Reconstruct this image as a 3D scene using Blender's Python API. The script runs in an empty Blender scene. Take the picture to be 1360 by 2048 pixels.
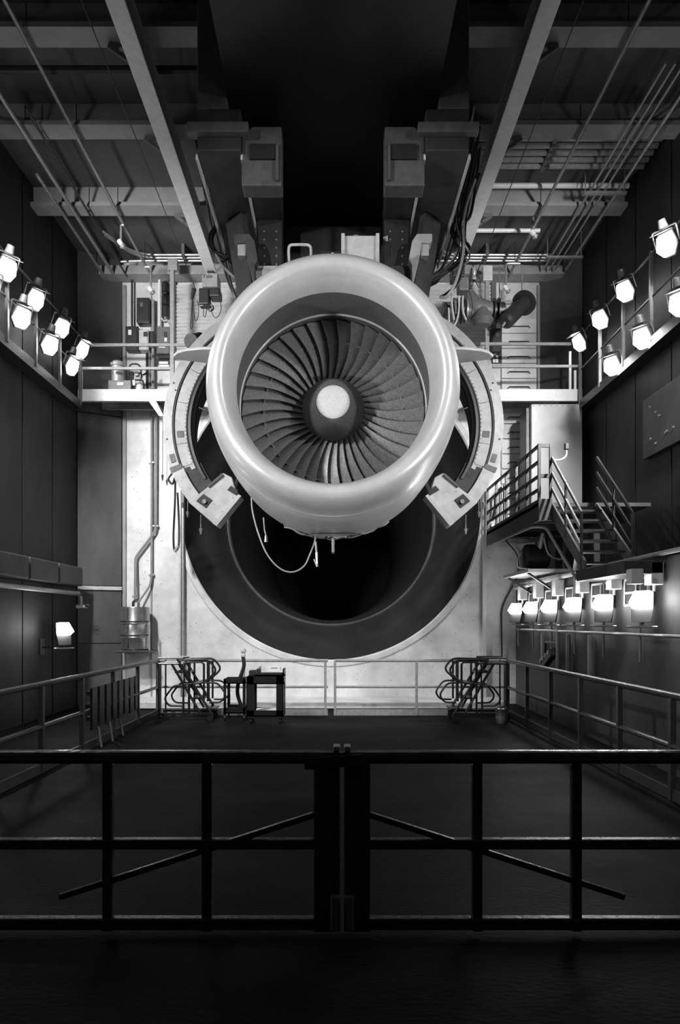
import bpy, bmesh, math, random
from mathutils import Vector, Matrix, Quaternion
random.seed(7)
PI = math.pi
scene = bpy.context.scene
COL = scene.collection

# ------------------------------------------------------------------ camera, world, exposure
F = 1365.0; VX = 668.0; VY = 1243.0; CZ = 1.83        # measured focal length (px), vanishing point, eye height (m)
cam_d = bpy.data.cameras.new('camera'); cam = bpy.data.objects.new('camera', cam_d); COL.objects.link(cam)
cam.location = (0, 0, CZ); cam.rotation_euler = (PI/2, 0, 0)
cam_d.sensor_fit = 'AUTO'; cam_d.sensor_width = 36.0; cam_d.lens = F/2048*36
cam_d.shift_x = (680-VX)/2048; cam_d.shift_y = (VY-1024)/2048
cam_d.clip_start = 0.05; cam_d.clip_end = 200
scene.camera = cam
w = bpy.data.worlds.new('world'); scene.world = w; w.use_nodes = True
w.node_tree.nodes['Background'].inputs[0].default_value = (0.02, 0.02, 0.02, 1)
w.node_tree.nodes['Background'].inputs[1].default_value = 0.05
vs = scene.view_settings
vs.view_transform = 'Standard'; vs.look = 'None'; vs.exposure = 0.12; vs.gamma = 1.0; vs.use_curve_mapping = False
LAMP = 17.0          # radiance of the floodlight glass

WALL_W, ENG_HI, ENG_LO, DOOR_W = 640.0, 850.0, 800.0, 620.0   # watts of the beams on the back wall and on the engine

def P(px, py, d):     # a measured picture point at distance d
    return Vector(((px-VX)*d/F, d, CZ+(VY-py)*d/F))

# ------------------------------------------------------------------ materials
def mat(name, c, rough=0.6, metal=0.0, noise=0.0, nscale=8.0, spots=0.0, bump=0.0, bscale=60.0, spec=0.5, stretch=(1,1,1), coat=0.0, spot_scale=14.0):
    m = bpy.data.materials.new(name); m.use_nodes = True
    nt = m.node_tree; b = nt.nodes['Principled BSDF']
    if not isinstance(c, tuple): c = (c, c, c)
    b.inputs['Base Color'].default_value = (*c, 1)
    b.inputs['Roughness'].default_value = rough; b.inputs['Metallic'].default_value = metal
    b.inputs['Specular IOR Level'].default_value = spec
    b.inputs['Coat Weight'].default_value = coat
    if noise or spots or bump:
        tc = nt.nodes.new('ShaderNodeTexCoord'); mp = nt.nodes.new('ShaderNodeMapping'); mp.inputs['Scale'].default_value = stretch
        nt.links.new(tc.outputs['Object'], mp.inputs['Vector'])
        src = None
        if noise:
            n = nt.nodes.new('ShaderNodeTexNoise'); n.inputs['Scale'].default_value = nscale; n.inputs['Detail'].default_value = 7; n.inputs['Roughness'].default_value = 0.65
            nt.links.new(mp.outputs[0], n.inputs['Vector'])
            r = nt.nodes.new('ShaderNodeValToRGB'); r.color_ramp.elements[0].position = 0.3; r.color_ramp.elements[1].position = 0.7
            lo = tuple(x*(1-noise) for x in c); hi = tuple(min(1, x*(1+noise*0.35)) for x in c)
            r.color_ramp.elements[0].color = (*lo, 1); r.color_ramp.elements[1].color = (*hi, 1)
            nt.links.new(n.outputs['Fac'], r.inputs[0]); src = r.outputs[0]
            rr = nt.nodes.new('ShaderNodeMapRange'); rr.inputs[3].default_value = min(1, rough*1.2); rr.inputs[4].default_value = rough*0.8
            nt.links.new(n.outputs['Fac'], rr.inputs[0]); nt.links.new(rr.outputs[0], b.inputs['Roughness'])
        if spots:
            v = nt.nodes.new('ShaderNodeTexVoronoi'); v.inputs['Scale'].default_value = spot_scale; v.inputs['Randomness'].default_value = 1
            nt.links.new(tc.outputs['Object'], v.inputs['Vector'])
            sr = nt.nodes.new('ShaderNodeValToRGB'); sr.color_ramp.elements[0].position = 0.05; sr.color_ramp.elements[1].position = 0.13
            sr.color_ramp.elements[0].color = (1-spots,)*3+(1,); sr.color_ramp.elements[1].color = (1, 1, 1, 1)
            nt.links.new(v.outputs['Distance'], sr.inputs[0])
            mx = nt.nodes.new('ShaderNodeMix'); mx.data_type = 'RGBA'; mx.blend_type = 'MULTIPLY'; mx.inputs[0].default_value = 1
            if src: nt.links.new(src, mx.inputs[6])
            else: mx.inputs[6].default_value = (*c, 1)
            nt.links.new(sr.outputs[0], mx.inputs[7]); src = mx.outputs[2]
        if src: nt.links.new(src, b.inputs['Base Color'])
        if bump:
            n2 = nt.nodes.new('ShaderNodeTexNoise'); n2.inputs['Scale'].default_value = bscale; n2.inputs['Detail'].default_value = 4
            nt.links.new(mp.outputs[0], n2.inputs['Vector'])
            bp = nt.nodes.new('ShaderNodeBump'); bp.inputs['Strength'].default_value = bump; bp.inputs['Distance'].default_value = 0.02
            nt.links.new(n2.outputs['Fac'], bp.inputs['Height']); nt.links.new(bp.outputs[0], b.inputs['Normal'])
    return m

M = dict(
    wall=mat('white_wall_paint', 0.70, 0.55, noise=0.32, nscale=1.6, spots=0.55, bump=0.12, bscale=30, spot_scale=7.0),
    panel=mat('grey_wall_panel', 0.085, 0.6, noise=0.45, nscale=1.4, bump=0.15, bscale=40, stretch=(1, 1, 0.45)),
    dark_wall=mat('dark_acoustic_panel', 0.02, 0.65, noise=0.4, nscale=1.2, stretch=(1, 1, 0.3)),
    dark_panel=mat('charcoal_panel', 0.05, 0.55, noise=0.4, nscale=1.5),
    floor=mat('worn_dark_floor', 0.006, 0.65, noise=0.8, nscale=1.3, bump=0.25, bscale=35, spec=0.1, stretch=(0.5, 1, 1)),
    ceiling=mat('ceiling_panel_paint', 0.10, 0.7, noise=0.25, nscale=1.2, bump=0.08),
    beam=mat('ceiling_beam_paint', 0.30, 0.6, noise=0.2, nscale=3),
    rail_white=mat('white_rail_paint', 0.75, 0.4, noise=0.15, nscale=10, bump=0.05),
    rail_grey=mat('grey_rail_paint', 0.30, 0.4, noise=0.3, nscale=14, bump=0.1),
    rail_dark=mat('dark_rail_paint', 0.07, 0.35, noise=0.4, nscale=16, bump=0.15),
    gate=mat('worn_gate_paint', 0.10, 0.28, noise=0.55, nscale=9, bump=0.25, bscale=30),
    gate_lit=mat('worn_top_rail_lit', 0.22, 0.25, metal=0.3, noise=0.5, nscale=7, bump=0.2, bscale=25),  # paler than the gate, lamp reflections put into the top rail's colour
    nacelle=mat('nacelle_grey_paint', 0.62, 0.38, noise=0.12, nscale=5, spots=0.10, bump=0.02, spot_scale=4.0, coat=0.15),
    lip=mat('satin_lip_metal', 0.68, 0.34, metal=0.25, noise=0.14, nscale=4, bump=0.02, coat=0.1),
    liner=mat('inlet_acoustic_liner', 0.12, 0.55, noise=0.35, nscale=45, bump=0.3, bscale=160),
    blade=mat('titanium_blade', 0.50, 0.36, metal=0.4, noise=0.45, nscale=55, bump=0.12, bscale=120),
    spinner=mat('spinner_dark_grey', 0.16, 0.5, noise=0.5, nscale=60, bump=0.2, bscale=140),
    spin_cap=mat('spinner_cap_pale', 0.62, 0.5, noise=0.25, nscale=70, bump=0.15, bscale=140),
    cowl=mat('cowl_band_paint', 0.60, 0.45, noise=0.25, nscale=7, spots=0.35, spot_scale=6.0, bump=0.06),
    cowl_in=mat('cowl_inner_composite', 0.06, 0.5, noise=0.3, nscale=6),
    seal=mat('black_rubber_seal', 0.02, 0.45),
    bell=mat('bellmouth_dark_steel', 0.032, 0.5, noise=0.35, nscale=2.5, bump=0.06),
    black=mat('matte_black', 0.008, 0.8),  # even matte black for tunnel, fan backing, recesses and window panes
    frame=mat('thrust_frame_dark_steel', 0.035, 0.5, noise=0.4, nscale=7, bump=0.1),
    frame_lt=mat('thrust_frame_grey_steel', 0.09, 0.5, noise=0.35, nscale=9, bump=0.1),
    edge=mat('pale_edge_strip', 0.6, 0.4, noise=0.2, nscale=8),
    rubber=mat('black_rubber', 0.018, 0.4, noise=0.3, nscale=20),
    cable=mat('black_cable', 0.03, 0.35),
    cable_lt=mat('pale_cable', 0.55, 0.4),
    steel=mat('brushed_steel', 0.45, 0.28, metal=0.85, noise=0.12, nscale=4),
    galv=mat('galvanised_pipe', 0.38, 0.4, metal=0.5, noise=0.25, nscale=14),
    black_metal=mat('black_metal_paint', 0.015, 0.35, noise=0.3, nscale=12),
    box_dark=mat('dark_box_paint', 0.03, 0.4, noise=0.3, nscale=9),
    box_mid=mat('mid_grey_box_paint', 0.13, 0.45, noise=0.3, nscale=12),
    box_lt=mat('light_box_paint', 0.55, 0.4, noise=0.2, nscale=8),
    cabinet=mat('glossy_white_cabinet', 0.36, 0.3, noise=0.15, nscale=3, bump=0.03, bscale=12),
    paper=mat('white_paper', 0.8, 0.6, noise=0.05),
    ink=mat('dark_ink', 0.02, 0.6),
    shutter=mat('shutter_slat_paint', 0.55, 0.5, noise=0.25, nscale=4, stretch=(1, 1, 3)),
    pot=mat('satin_pot_metal', 0.5, 0.3, metal=0.35, noise=0.2, nscale=8),
    stair=mat('stair_grey_paint', 0.11, 0.45, noise=0.3, nscale=12, bump=0.1),
    housing=mat('lamp_housing_grey', 0.10, 0.45, noise=0.3, nscale=10),
)
def emis(name, s):
    m = bpy.data.materials.new(name); m.use_nodes = True; nt = m.node_tree; nt.nodes.clear()
    o = nt.nodes.new('ShaderNodeOutputMaterial'); e = nt.nodes.new('ShaderNodeEmission'); e.inputs[0].default_value = (1, 1, 1, 1); e.inputs[1].default_value = s
    nt.links.new(e.outputs[0], o.inputs[0]); return m
M['glow'] = emis('floodlight_glass_lit', LAMP); M['glow_low'] = emis('low_floodlight_glass_lit', LAMP*1.9)

# ------------------------------------------------------------------ mesh helpers
class MB:
    def __init__(s): s.v = []; s.f = []
    def add(s, vs, fs):
        o = len(s.v); s.v += [tuple(v) for v in vs]; s.f += [tuple(i+o for i in f) for f in fs]; return s
    def box(s, x0, x1, y0, y1, z0, z1):
        x0, x1 = sorted((x0, x1)); y0, y1 = sorted((y0, y1)); z0, z1 = sorted((z0, z1))
        return s.add([(x0,y0,z0),(x1,y0,z0),(x1,y1,z0),(x0,y1,z0),(x0,y0,z1),(x1,y0,z1),(x1,y1,z1),(x0,y1,z1)],
                     [(0,3,2,1),(4,5,6,7),(0,1,5,4),(1,2,6,5),(2,3,7,6),(3,0,4,7)])
    def bar(s, a, b, wd, ht, up=(0,0,1)):       # rectangular bar from a to b
        a = Vector(a); b = Vector(b); d = (b-a).normalized(); up = Vector(up)
        if abs(d.dot(up)) > 0.98: up = Vector((0,1,0))
        sd = d.cross(up).normalized(); u = sd.cross(d).normalized()
        vs = [p+sd*(i*wd/2)+u*(j*ht/2) for p in (a, b) for i, j in ((-1,-1),(1,-1),(1,1),(-1,1))]
        return s.add(vs, [(0,1,2,3),(7,6,5,4),(0,4,5,1),(1,5,6,2),(2,6,7,3),(3,7,4,0)])
    def tube(s, pts, r, n=8, closed=False):
        pts = [Vector(p) for p in pts]; m = len(pts); rings = []
        t0 = (pts[1]-pts[0]).normalized(); ref = Vector((0,0,1)) if abs(t0.z) < 0.9 else Vector((1,0,0))
        nrm = t0.cross(ref).normalized()
        for i in range(m):
            if closed: t = (pts[(i+1) % m]-pts[i-1]).normalized()
            else: t = (pts[min(i+1, m-1)]-pts[max(i-1, 0)]).normalized()
            nrm = (nrm - t*nrm.dot(t))
            if nrm.length < 1e-6: nrm = t.orthogonal()
            nrm.normalize(); bn = t.cross(nrm)
            rr = r[i] if isinstance(r, (list, tuple)) else r
            rings.append([pts[i]+nrm*(rr*math.cos(2*PI*k/n))+bn*(rr*math.sin(2*PI*k/n)) for k in range(n)])
        vs = [v for rg in rings for v in rg]; fs = []
        for i in range(m if closed else m-1):
            j = (i+1) % m
            for k in range(n): fs.append((i*n+k, i*n+(k+1) % n, j*n+(k+1) % n, j*n+k))
        if not closed: fs += [tuple(range(n-1, -1, -1)), tuple(range((m-1)*n, m*n))]
        return s.add(vs, fs)
    def cyl(s, a, b, r0, r1=None, n=16): return s.tube([a, b], [r0, r0 if r1 is None else r1], n)
    def lathe(s, prof, cx, cz, n=64, a0=0, a1=360, closed=False, flip=False):   # prof: (y, r), turned about the y axis
        full = abs(a1-a0) >= 359.9; na = n if full else n+1; m = len(prof); vs = []
        for i in range(na):
            a = math.radians(a0+(a1-a0)*i/n)
            for y, r in prof: vs.append((cx+r*math.cos(a), y, cz+r*math.sin(a)))
        fs = []
        for i in range(n):
            j = (i+1) % na
            for k in range(m if closed else m-1):
                l = (k+1) % m; q = (i*m+k, j*m+k, j*m+l, i*m+l); fs.append(q[::-1] if flip else q)
        if closed and not full: fs += [tuple(range(m)), tuple(range((na-1)*m+m-1, (na-1)*m-1, -1))]
        return s.add(vs, fs)
    def vlathe(s, prof, cx, cy, n=32):       # prof: (z, r), turned about the z axis
        m = len(prof); vs = [(cx+r*math.cos(2*PI*i/n), cy+r*math.sin(2*PI*i/n), z) for i in range(n) for z, r in prof]
        fs = [(i*m+k, ((i+1) % n)*m+k, ((i+1) % n)*m+k+1, i*m+k+1) for i in range(n) for k in range(m-1)]
        return s.add(vs, fs)
    def prism(s, poly, y0, y1):              # polygon in (x, z) with depth along y
        n = len(poly)
        vs = [(x, y0, z) for x, z in poly]+[(x, y1, z) for x, z in poly]
        return s.add(vs, [tuple(range(n)), tuple(range(2*n-1, n-1, -1))]+[(i, i+n, (i+1) % n+n, (i+1) % n) for i in range(n)])
    def prismx(s, poly, x0, x1):             # polygon in (y, z) with depth along x
        n = len(poly)
        vs = [(x0, y, z) for y, z in poly]+[(x1, y, z) for y, z in poly]
        return s.add(vs, [tuple(range(n)), tuple(range(2*n-1, n-1, -1))]+[(i, i+n, (i+1) % n+n, (i+1) % n) for i in range(n)])
    def build(s, name, m, parent=None, smooth=35, bevel=0.0, fix=True):
        me = bpy.data.meshes.new(name)
        off = Vector((0,0,0))
        q = parent
        while q is not None: off += q.location; q = q.parent
        me.from_pydata([tuple(Vector(v)-off) for v in s.v], [], s.f)
        if fix:
            bm = bmesh.new(); bm.from_mesh(me); bmesh.ops.recalc_face_normals(bm, faces=bm.faces); bm.to_mesh(me); bm.free()
        me.materials.append(M[m])
        if smooth:
            me.polygons.foreach_set('use_smooth', [True]*len(me.polygons)); me.set_sharp_from_angle(angle=math.radians(smooth))
        o = bpy.data.objects.new(name, me); COL.objects.link(o)
        if parent is not None: o.parent = parent
        if bevel:
            b = o.modifiers.new('bevel', 'BEVEL'); b.width = bevel; b.segments = 2; b.limit_method = 'ANGLE'; b.angle_limit = math.radians(40)
        return o
def tag(o, label, cat, group=None):
    o['label'] = label; o['category'] = cat
    if group: o['group'] = group
    return o
def thing(name, label, cat, loc=(0,0,0), group=None):
    o = bpy.data.objects.new(name, None); COL.objects.link(o); o.location = loc; o.empty_display_size = 0.1
    return tag(o, label, cat, group)
def struct(o): o['kind'] = 'structure'; return o
def sempty(name, loc=(0,0,0)):
    o = bpy.data.objects.new(name, None); COL.objects.link(o); o.location = loc; o['kind'] = 'structure'; return o
def copy_tree(o, parent=None):
    c = o.copy(); COL.objects.link(c); c.parent = parent
    for ch in list(o.children): copy_tree(ch, c)
    return c
def shared(src, name, parent, loc, rot=None):     # another object with the same mesh
    o = bpy.data.objects.new(name, src.data); COL.objects.link(o); o.parent = parent; o.location = loc
    if rot is not None: o.rotation_euler = rot
    return o
def arc(c, r, a0, a1, n, plane='xz'):
    out = []
    for i in range(n+1):
        a = math.radians(a0+(a1-a0)*i/n); u, v = r*math.cos(a), r*math.sin(a)
        out.append(Vector((c[0]+u, c[1], c[2]+v)) if plane == 'xz' else Vector((c[0], c[1]+u, c[2]+v)))
    return out
def spline(pts, k=8):                             # smooth curve through points
    pts = [Vector(p) for p in pts]; q = [pts[0]]+pts+[pts[-1]]; out = []
    for i in range(1, len(q)-2):
        for j in range(k):
            t = j/k; a, b, c, d = q[i-1], q[i], q[i+1], q[i+2]
            out.append(0.5*((2*b)+(c-a)*t+(2*a-5*b+4*c-d)*t*t+(3*b-a-3*c+d)*t*t*t))
    return out+[pts[-1]]
def rounded(pts, r=0.05, k=4):                    # polyline with rounded corners
    pts = [Vector(p) for p in pts]; out = [pts[0]]
    for i in range(1, len(pts)-1):
        a, b, c = pts[i-1], pts[i], pts[i+1]; rr = min(r, (a-b).length*0.45, (c-b).length*0.45)
        p = b+(a-b).normalized()*rr; q = b+(c-b).normalized()*rr
        for j in range(k+1):
            t = j/k; out.append(p*(1-t)**2+b*2*t*(1-t)+q*t*t)
    return out+[pts[-1]]

# ------------------------------------------------------------------ the setting
XL, XR, YB, ZC = -5.55, 5.37, 15.2, 9.85        # side walls, back wall, ceiling
BL, BR = -4.71, 4.57                            # ends of the flat back wall
YK = 14.76                                      # where the angled corner walls meet the side walls
YN = -3.0
struct(MB().box(XL-0.2, XR+0.2, YN, YB+0.2, -0.2, 0).build('floor', 'floor', smooth=0))
struct(MB().box(XL-0.2, XR+0.2, YN, YB+0.2, ZC, ZC+0.2).build('ceiling', 'ceiling', smooth=0))
wl = struct(MB().box(XL-0.25, XL-0.04, YN, YK, 0, ZC).build('wall_left', 'dark_wall', smooth=0))
wr = struct(MB().box(XR+0.04, XR+0.25, YN, YK, 0, ZC).build('wall_right', 'dark_wall', smooth=0))
struct(MB().box(XL-0.2, XR+0.2, YN-0.2, YN, 0, ZC).build('wall_front', 'dark_wall', smooth=0))
for wall, x0, x1 in ((wl, XL-0.04, XL), (wr, XR, XR+0.04)):
    y = YK
    while y > YN+0.1:
        for z0, z1 in ((0.0, 2.55), (2.57, 6.3), (6.32, ZC-0.02)):
            MB().box(x0, x1, max(YN, y-1.28), y-0.02, z0, z1).build('acoustic_panel', 'dark_wall', wall, smooth=0)
        y -= 1.3
# back wall with the round opening of the exhaust collector
CX, CZX, CR = -0.067, 4.31, 3.33
def holed_wall():
    m = MB(); angs = [i*2*PI/128 for i in range(128)]
    for x, z in ((BL, 0), (BR, 0), (BL, ZC), (BR, ZC)): angs.append(math.atan2(z-CZX, x-CX) % (2*PI))
    angs.sort(); vs = []
    for a in angs:
        c, s = math.cos(a), math.sin(a); t = 1e9
        if c > 1e-9: t = min(t, (BR-CX)/c)
        if c < -1e-9: t = min(t, (BL-CX)/c)
        if s > 1e-9: t = min(t, (ZC-CZX)/s)
        if s < -1e-9: t = min(t, (0-CZX)/s)
        vs += [(CX+CR*c, YB, CZX+CR*s), (CX+t*c, YB, CZX+t*s)]
    n = len(angs)
    m.add(vs, [(2*i, 2*i+1, 2*((i+1) % n)+1, 2*((i+1) % n)) for i in range(n)])
    return m
wb = struct(holed_wall().build('wall_back', 'wall', smooth=0))
# angled corner walls with a proud lower panel and a ledge strip
for side, xa, xb, nm in ((-1, BL, XL, 'wall_corner_left'), (1, BR, XR, 'wall_corner_right')):
    m = MB(); m.add([(xa, YB, 0), (xb, YK, 0), (xb, YK, ZC), (xa, YB, ZC)], [(0, 1, 2, 3)])
    wc = struct(m.build(nm, 'panel', smooth=0))
    d = Vector((xb-xa, YK-YB, 0)).normalized(); nrm = Vector((-side*abs(d.y), -abs(d.x), 0)).normalized()
    def slab(u0, u1, z0, z1, t, name, mt):
        a = Vector((xa, YB, 0))+d*u0; b = Vector((xa, YB, 0))+d*u1
        vs = [(*(p+nrm*o).xy, z) for z in (z0, z1) for o in (0, t) for p in (a, b)]
        MB().add(vs, [(0,1,3,2),(4,6,7,5),(0,2,6,4),(1,5,7,3),(2,3,7,6),(0,4,5,1)]).build(name, mt, wc, smooth=0)
    L = (Vector((xb, YK, 0))-Vector((xa, YB, 0))).length
    slab(0.03, L, 0.02, 1.34, 0.05, 'corner_panel', 'panel'); slab(0.03, L, 1.36, 2.5, 0.05, 'corner_panel', 'panel')
    slab(0.03, L, 2.52, 2.60, 0.09, 'ledge_strip', 'box_lt'); slab(0.03, L, 2.62, 6.35, 0.05, 'corner_panel', 'panel')
    slab(0.03, L, 6.37, 8.45, 0.05, 'corner_panel', 'panel' if side < 0 else 'dark_panel')
# vertical trims on the back wall
n = 0
for px, wd, zt, mt, pr in ((250, 0.07, 9.3, 'beam', 0.06), (361, 0.06, 6.4, 'box_lt', 0.10), (368, 0.05, 6.4, 'rail_grey', 0.14), (967, 0.09, 6.4, 'box_lt', 0.12), (1076, 0.06, 9.3, 'beam', 0.06)):
    n += 1; x = (px-VX)*YB/F
    struct(MB().box(x-wd/2, x+wd/2, YB-pr, YB-0.001, 0, zt).build('trim_%d' % n, mt, smooth=0, bevel=0.008))
for px, z0 in ((303, 0.0), (345, 6.7), (1003, 4.9)):
    n += 1; x = (px-VX)*YB/F
    struct(MB().box(x-0.015, x+0.015, YB-0.025, YB-0.001, z0, 9.2).build('trim_%d' % n, 'rail_grey', smooth=0))
# baseboard, header beam
struct(MB().box(BL+0.1, 3.6, 14.1, YB-0.001, 0.03, 0.16).build('baseboard_back', 'wall', smooth=0, bevel=0.01))
struct(MB().box(BL+0.1, 3.6, 14.12, YB-0.001, 0.0, 0.03).build('trim_30', 'black_metal', smooth=0))
n += 1
struct(MB().box(-5.1, 5.0, YB-0.42, YB-0.05, 9.36, 9.55).build('trim_%d' % n, 'beam', smooth=0, bevel=0.01))
# ceiling cross beams (light underside, deep face)
for y in (12.6, 10.57, 8.85, 6.8, 4.8):
    n += 1
    struct(MB().box(XL, XR, y, y+0.05, 9.5, ZC-0.001).box(XL, XR, y-0.13, y+0.19, 9.43, 9.5).build('trim_%d' % n, 'beam', smooth=0))
# shutters and the sectional door
def shutter(nm, x0, x1, z0, z1):
    m = MB(); k = 0; z = z0; prof = []
    while z < z1:
        prof += [(YB-0.03, z), (YB-0.06, z+0.02), (YB-0.06, z+0.055), (YB-0.03, z+0.075)]; z += 0.08
    vs = [(x, y, z) for x in (x0, x1) for y, z in prof]; k = len(prof)
    m.add(vs, [(i, i+1, k+i+1, k+i) for i in range(k-1)])
    r = sempty(nm, ((x0+x1)/2, YB, z0)); c = m.build('slat_curtain', 'shutter', r, smooth=0)
    for x in (x0-0.04, x1+0.04): MB().box(x-0.05, x+0.05, YB-0.1, YB-0.005, z0-0.05, z1+0.1).build('guide_rail', 'box_mid', r, smooth=0)
    MB().box(x0, x1, YB-0.09, YB-0.01, z0-0.06, z0).build('bottom_bar', 'box_dark', r, smooth=0)
shutter('door_1', -3.52, -1.9, 7.72, 9.3); shutter('door_2', 1.9, 3.5, 7.72, 9.3)
dr = sempty('door_3', (4.1, YB, 3.5))
for i in range(15):
    z = 3.55+i*0.335
    p = MB().box(3.72, 4.50, YB-0.05, YB-0.003, z, z+0.318).build('door_panel', 'wall', dr, smooth=0, bevel=0.012)
    MB().tube([(3.85, YB-0.05, z+0.10), (3.89, YB-0.085, z+0.13), (4.31, YB-0.085, z+0.13), (4.35, YB-0.05, z+0.10)], 0.011, 6).build('panel_handle', 'box_dark', p)

# ------------------------------------------------------------------ exhaust collector
ex = thing('exhaust_collector', 'huge round dark exhaust tunnel mouth in the white back wall', 'exhaust duct', (CX, YB, CZX-CR))
MB().lathe([(YB-0.002, 3.49), (YB-0.035, 3.47), (YB-0.05, 3.36), (YB-0.02, CR), (YB+0.1, CR)], CX, CZX, 128).build('rim', 'wall', ex, 30)
MB().lathe([(YB, CR), (YB+0.35, 3.18), (YB+0.8, 2.98), (YB+0.82, 2.96), (YB+1.3, 2.76), (YB+1.7, 2.62), (YB+1.85, 2.57)], CX, CZX, 128).build('bellmouth', 'bell', ex, 50)
MB().lathe([(YB+1.84, 2.62), (YB+1.78, 2.60), (YB+1.76, 2.565), (YB+1.80, 2.54), (YB+1.95, 2.54)], CX, CZX, 128).build('throat_ring', 'box_mid', ex, 60)
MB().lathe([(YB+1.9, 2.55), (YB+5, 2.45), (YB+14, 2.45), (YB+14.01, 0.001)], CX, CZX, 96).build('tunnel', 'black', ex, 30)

# ------------------------------------------------------------------ jet engine
EX, EZ = -0.01, CZ+2.51
eng = thing('jet_engine', 'large turbofan jet engine with pale rounded inlet hanging in the middle of the hall', 'jet engine', (EX, 8.14, EZ-1.4))
MB().lathe([(7.36, 1.04), (7.2, 1.055), (7.08, 1.085), (7.0, 1.12), (6.96, 1.165), (6.965, 1.21), (7.0, 1.258), (7.06, 1.298), (7.15, 1.33), (7.27, 1.353), (7.40, 1.366)], EX, EZ, 128).build('inlet_lip', 'lip', eng, 60)
MB().lathe([(7.401, 1.362), (7.415, 1.362), (7.416, 1.369), (7.6, 1.384), (7.9, 1.397), (8.4, 1.402), (9.0, 1.392), (9.02, 1.36), (9.02, 1.25)], EX, EZ, 128).build('inlet_cowl', 'nacelle', eng, 40)
MB().lathe([(7.355, 1.041), (7.6, 1.05), (7.9, 1.085), (8.02, 1.10), (8.03, 1.112), (8.06, 1.112), (8.07, 1.10), (8.45, 1.10)], EX, EZ, 128).build('inlet_liner', 'liner', eng, 40)
MB().lathe([(7.995, 1.098), (8.0, 1.088), (8.02, 1.085), (8.03, 1.10)], EX, EZ, 128).build('fan_track_ring', 'nacelle', eng, 60)
# slot in the cowl underside
a = math.radians(-90)
MB().box(EX-0.28, EX+0.28, 8.55, 8.60, EZ-1.408, EZ-1.398).build('drain_slot', 'box_dark', eng, smooth=0)
# spinner
sp = MB().lathe([(8.12, 0.365), (8.05, 0.362), (7.98, 0.335), (7.89, 0.275), (7.82, 0.205), (7.80, 0.19)], EX, EZ, 64).build('spinner', 'spinner', eng, 60)
MB().lathe([(7.801, 0.191), (7.785, 0.17), (7.772, 0.12), (7.766, 0.05), (7.765, 0.0005)], EX, EZ, 48).build('spinner_cap', 'spin_cap', sp, 60)
# fan blades
NB = 38
def blade_mesh():
    m = MB(); NS, NC = 12, 7; top = []; bot = []
    for i in range(NS):
        t = i/(NS-1); r = 0.34+t*(1.086-0.34)
        ch = 0.20+0.12*t; st = math.radians(36+30*t)          # chord and stagger from the axis
        lean = 0.05*math.sin(t*PI)                            # gentle tangential bow
        for j in range(NC):
            s = j/(NC-1)-0.5; cam_ = (0.25-s*s)*ch*0.28*(1-0.5*t)
            ax = s*ch*math.cos(st)-cam_*math.sin(st); tg = s*ch*math.sin(st)+cam_*math.cos(st)+lean
            th = 0.006*(1-(2*s)**2)+0.0015
            for lst, sg in ((top, 1), (bot, -1)):
                tt = tg+sg*th*math.cos(st); aa = ax-sg*th*math.sin(st)
                an = tt/r; lst.append((r*math.sin(an), aa, r*math.cos(an)))
    n_ = NS*NC; fs = []
    for i in range(NS-1):
        for j in range(NC-1):
            q = (i*NC+j, i*NC+j+1, (i+1)*NC+j+1, (i+1)*NC+j); fs += [q, tuple(x+n_ for x in q[::-1])]
        for j in (0, NC-1): fs.append((i*NC+j, (i+1)*NC+j, (i+1)*NC+j+n_, i*NC+j+n_))
    for i in (0, NS-1):
        for j in range(NC-1): fs.append((i*NC+j, i*NC+j+1, i*NC+j+1+n_, i*NC+j+n_))
    m.add(top+bot, fs)
    # mid-span shroud stub
    r = 0.83; hw = PI*r/NB*0.98
    m.add([(-hw, -0.055, r-0.006), (hw, -0.03, r-0.006), (hw, 0.07, r-0.006), (-hw, 0.045, r-0.006), (-hw, -0.055, r+0.006), (hw, -0.03, r+0.006), (hw, 0.07, r+0.006), (-hw, 0.045, r+0.006)],
          [(0,3,2,1),(4,5,6,7),(0,1,5,4),(1,2,6,5),(2,3,7,6),(3,0,4,7)])
    return m
b0 = blade_mesh().build('fan_blade', 'blade', None, 40)
b0.parent = eng
rel = Vector((EX, 8.19, EZ))-eng.location
b0.location = rel
for i in range(1, NB): shared(b0, 'fan_blade', eng, rel, (0, 2*PI*i/NB, 0))
MB().lathe([(8.42, 1.1), (8.43, 0.3)], EX, EZ, 64).build('fan_backing', 'black', eng, 0)
# fan case, core and nozzle behind the inlet
MB().lathe([(9.0, 1.30), (9.05, 1.33), (9.12, 1.33), (9.14, 1.27), (9.3, 1.25), (9.34, 1.31), (9.40, 1.31), (9.42, 1.2), (9.9, 1.12), (9.95, 1.1)], EX, EZ, 96).build('fan_case', 'box_mid', eng, 30)
MB().lathe([(9.9, 1.02), (10.4, 0.98), (11.2, 0.92), (12.0, 0.74), (12.6, 0.58)], EX, EZ, 64).build('core_cowl', 'box_mid', eng, 40)
MB().lathe([(12.55, 0.56), (12.9, 0.40), (13.3, 0.12), (13.4, 0.001)], EX, EZ, 48).build('exhaust_plug', 'steel', eng, 40)
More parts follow.
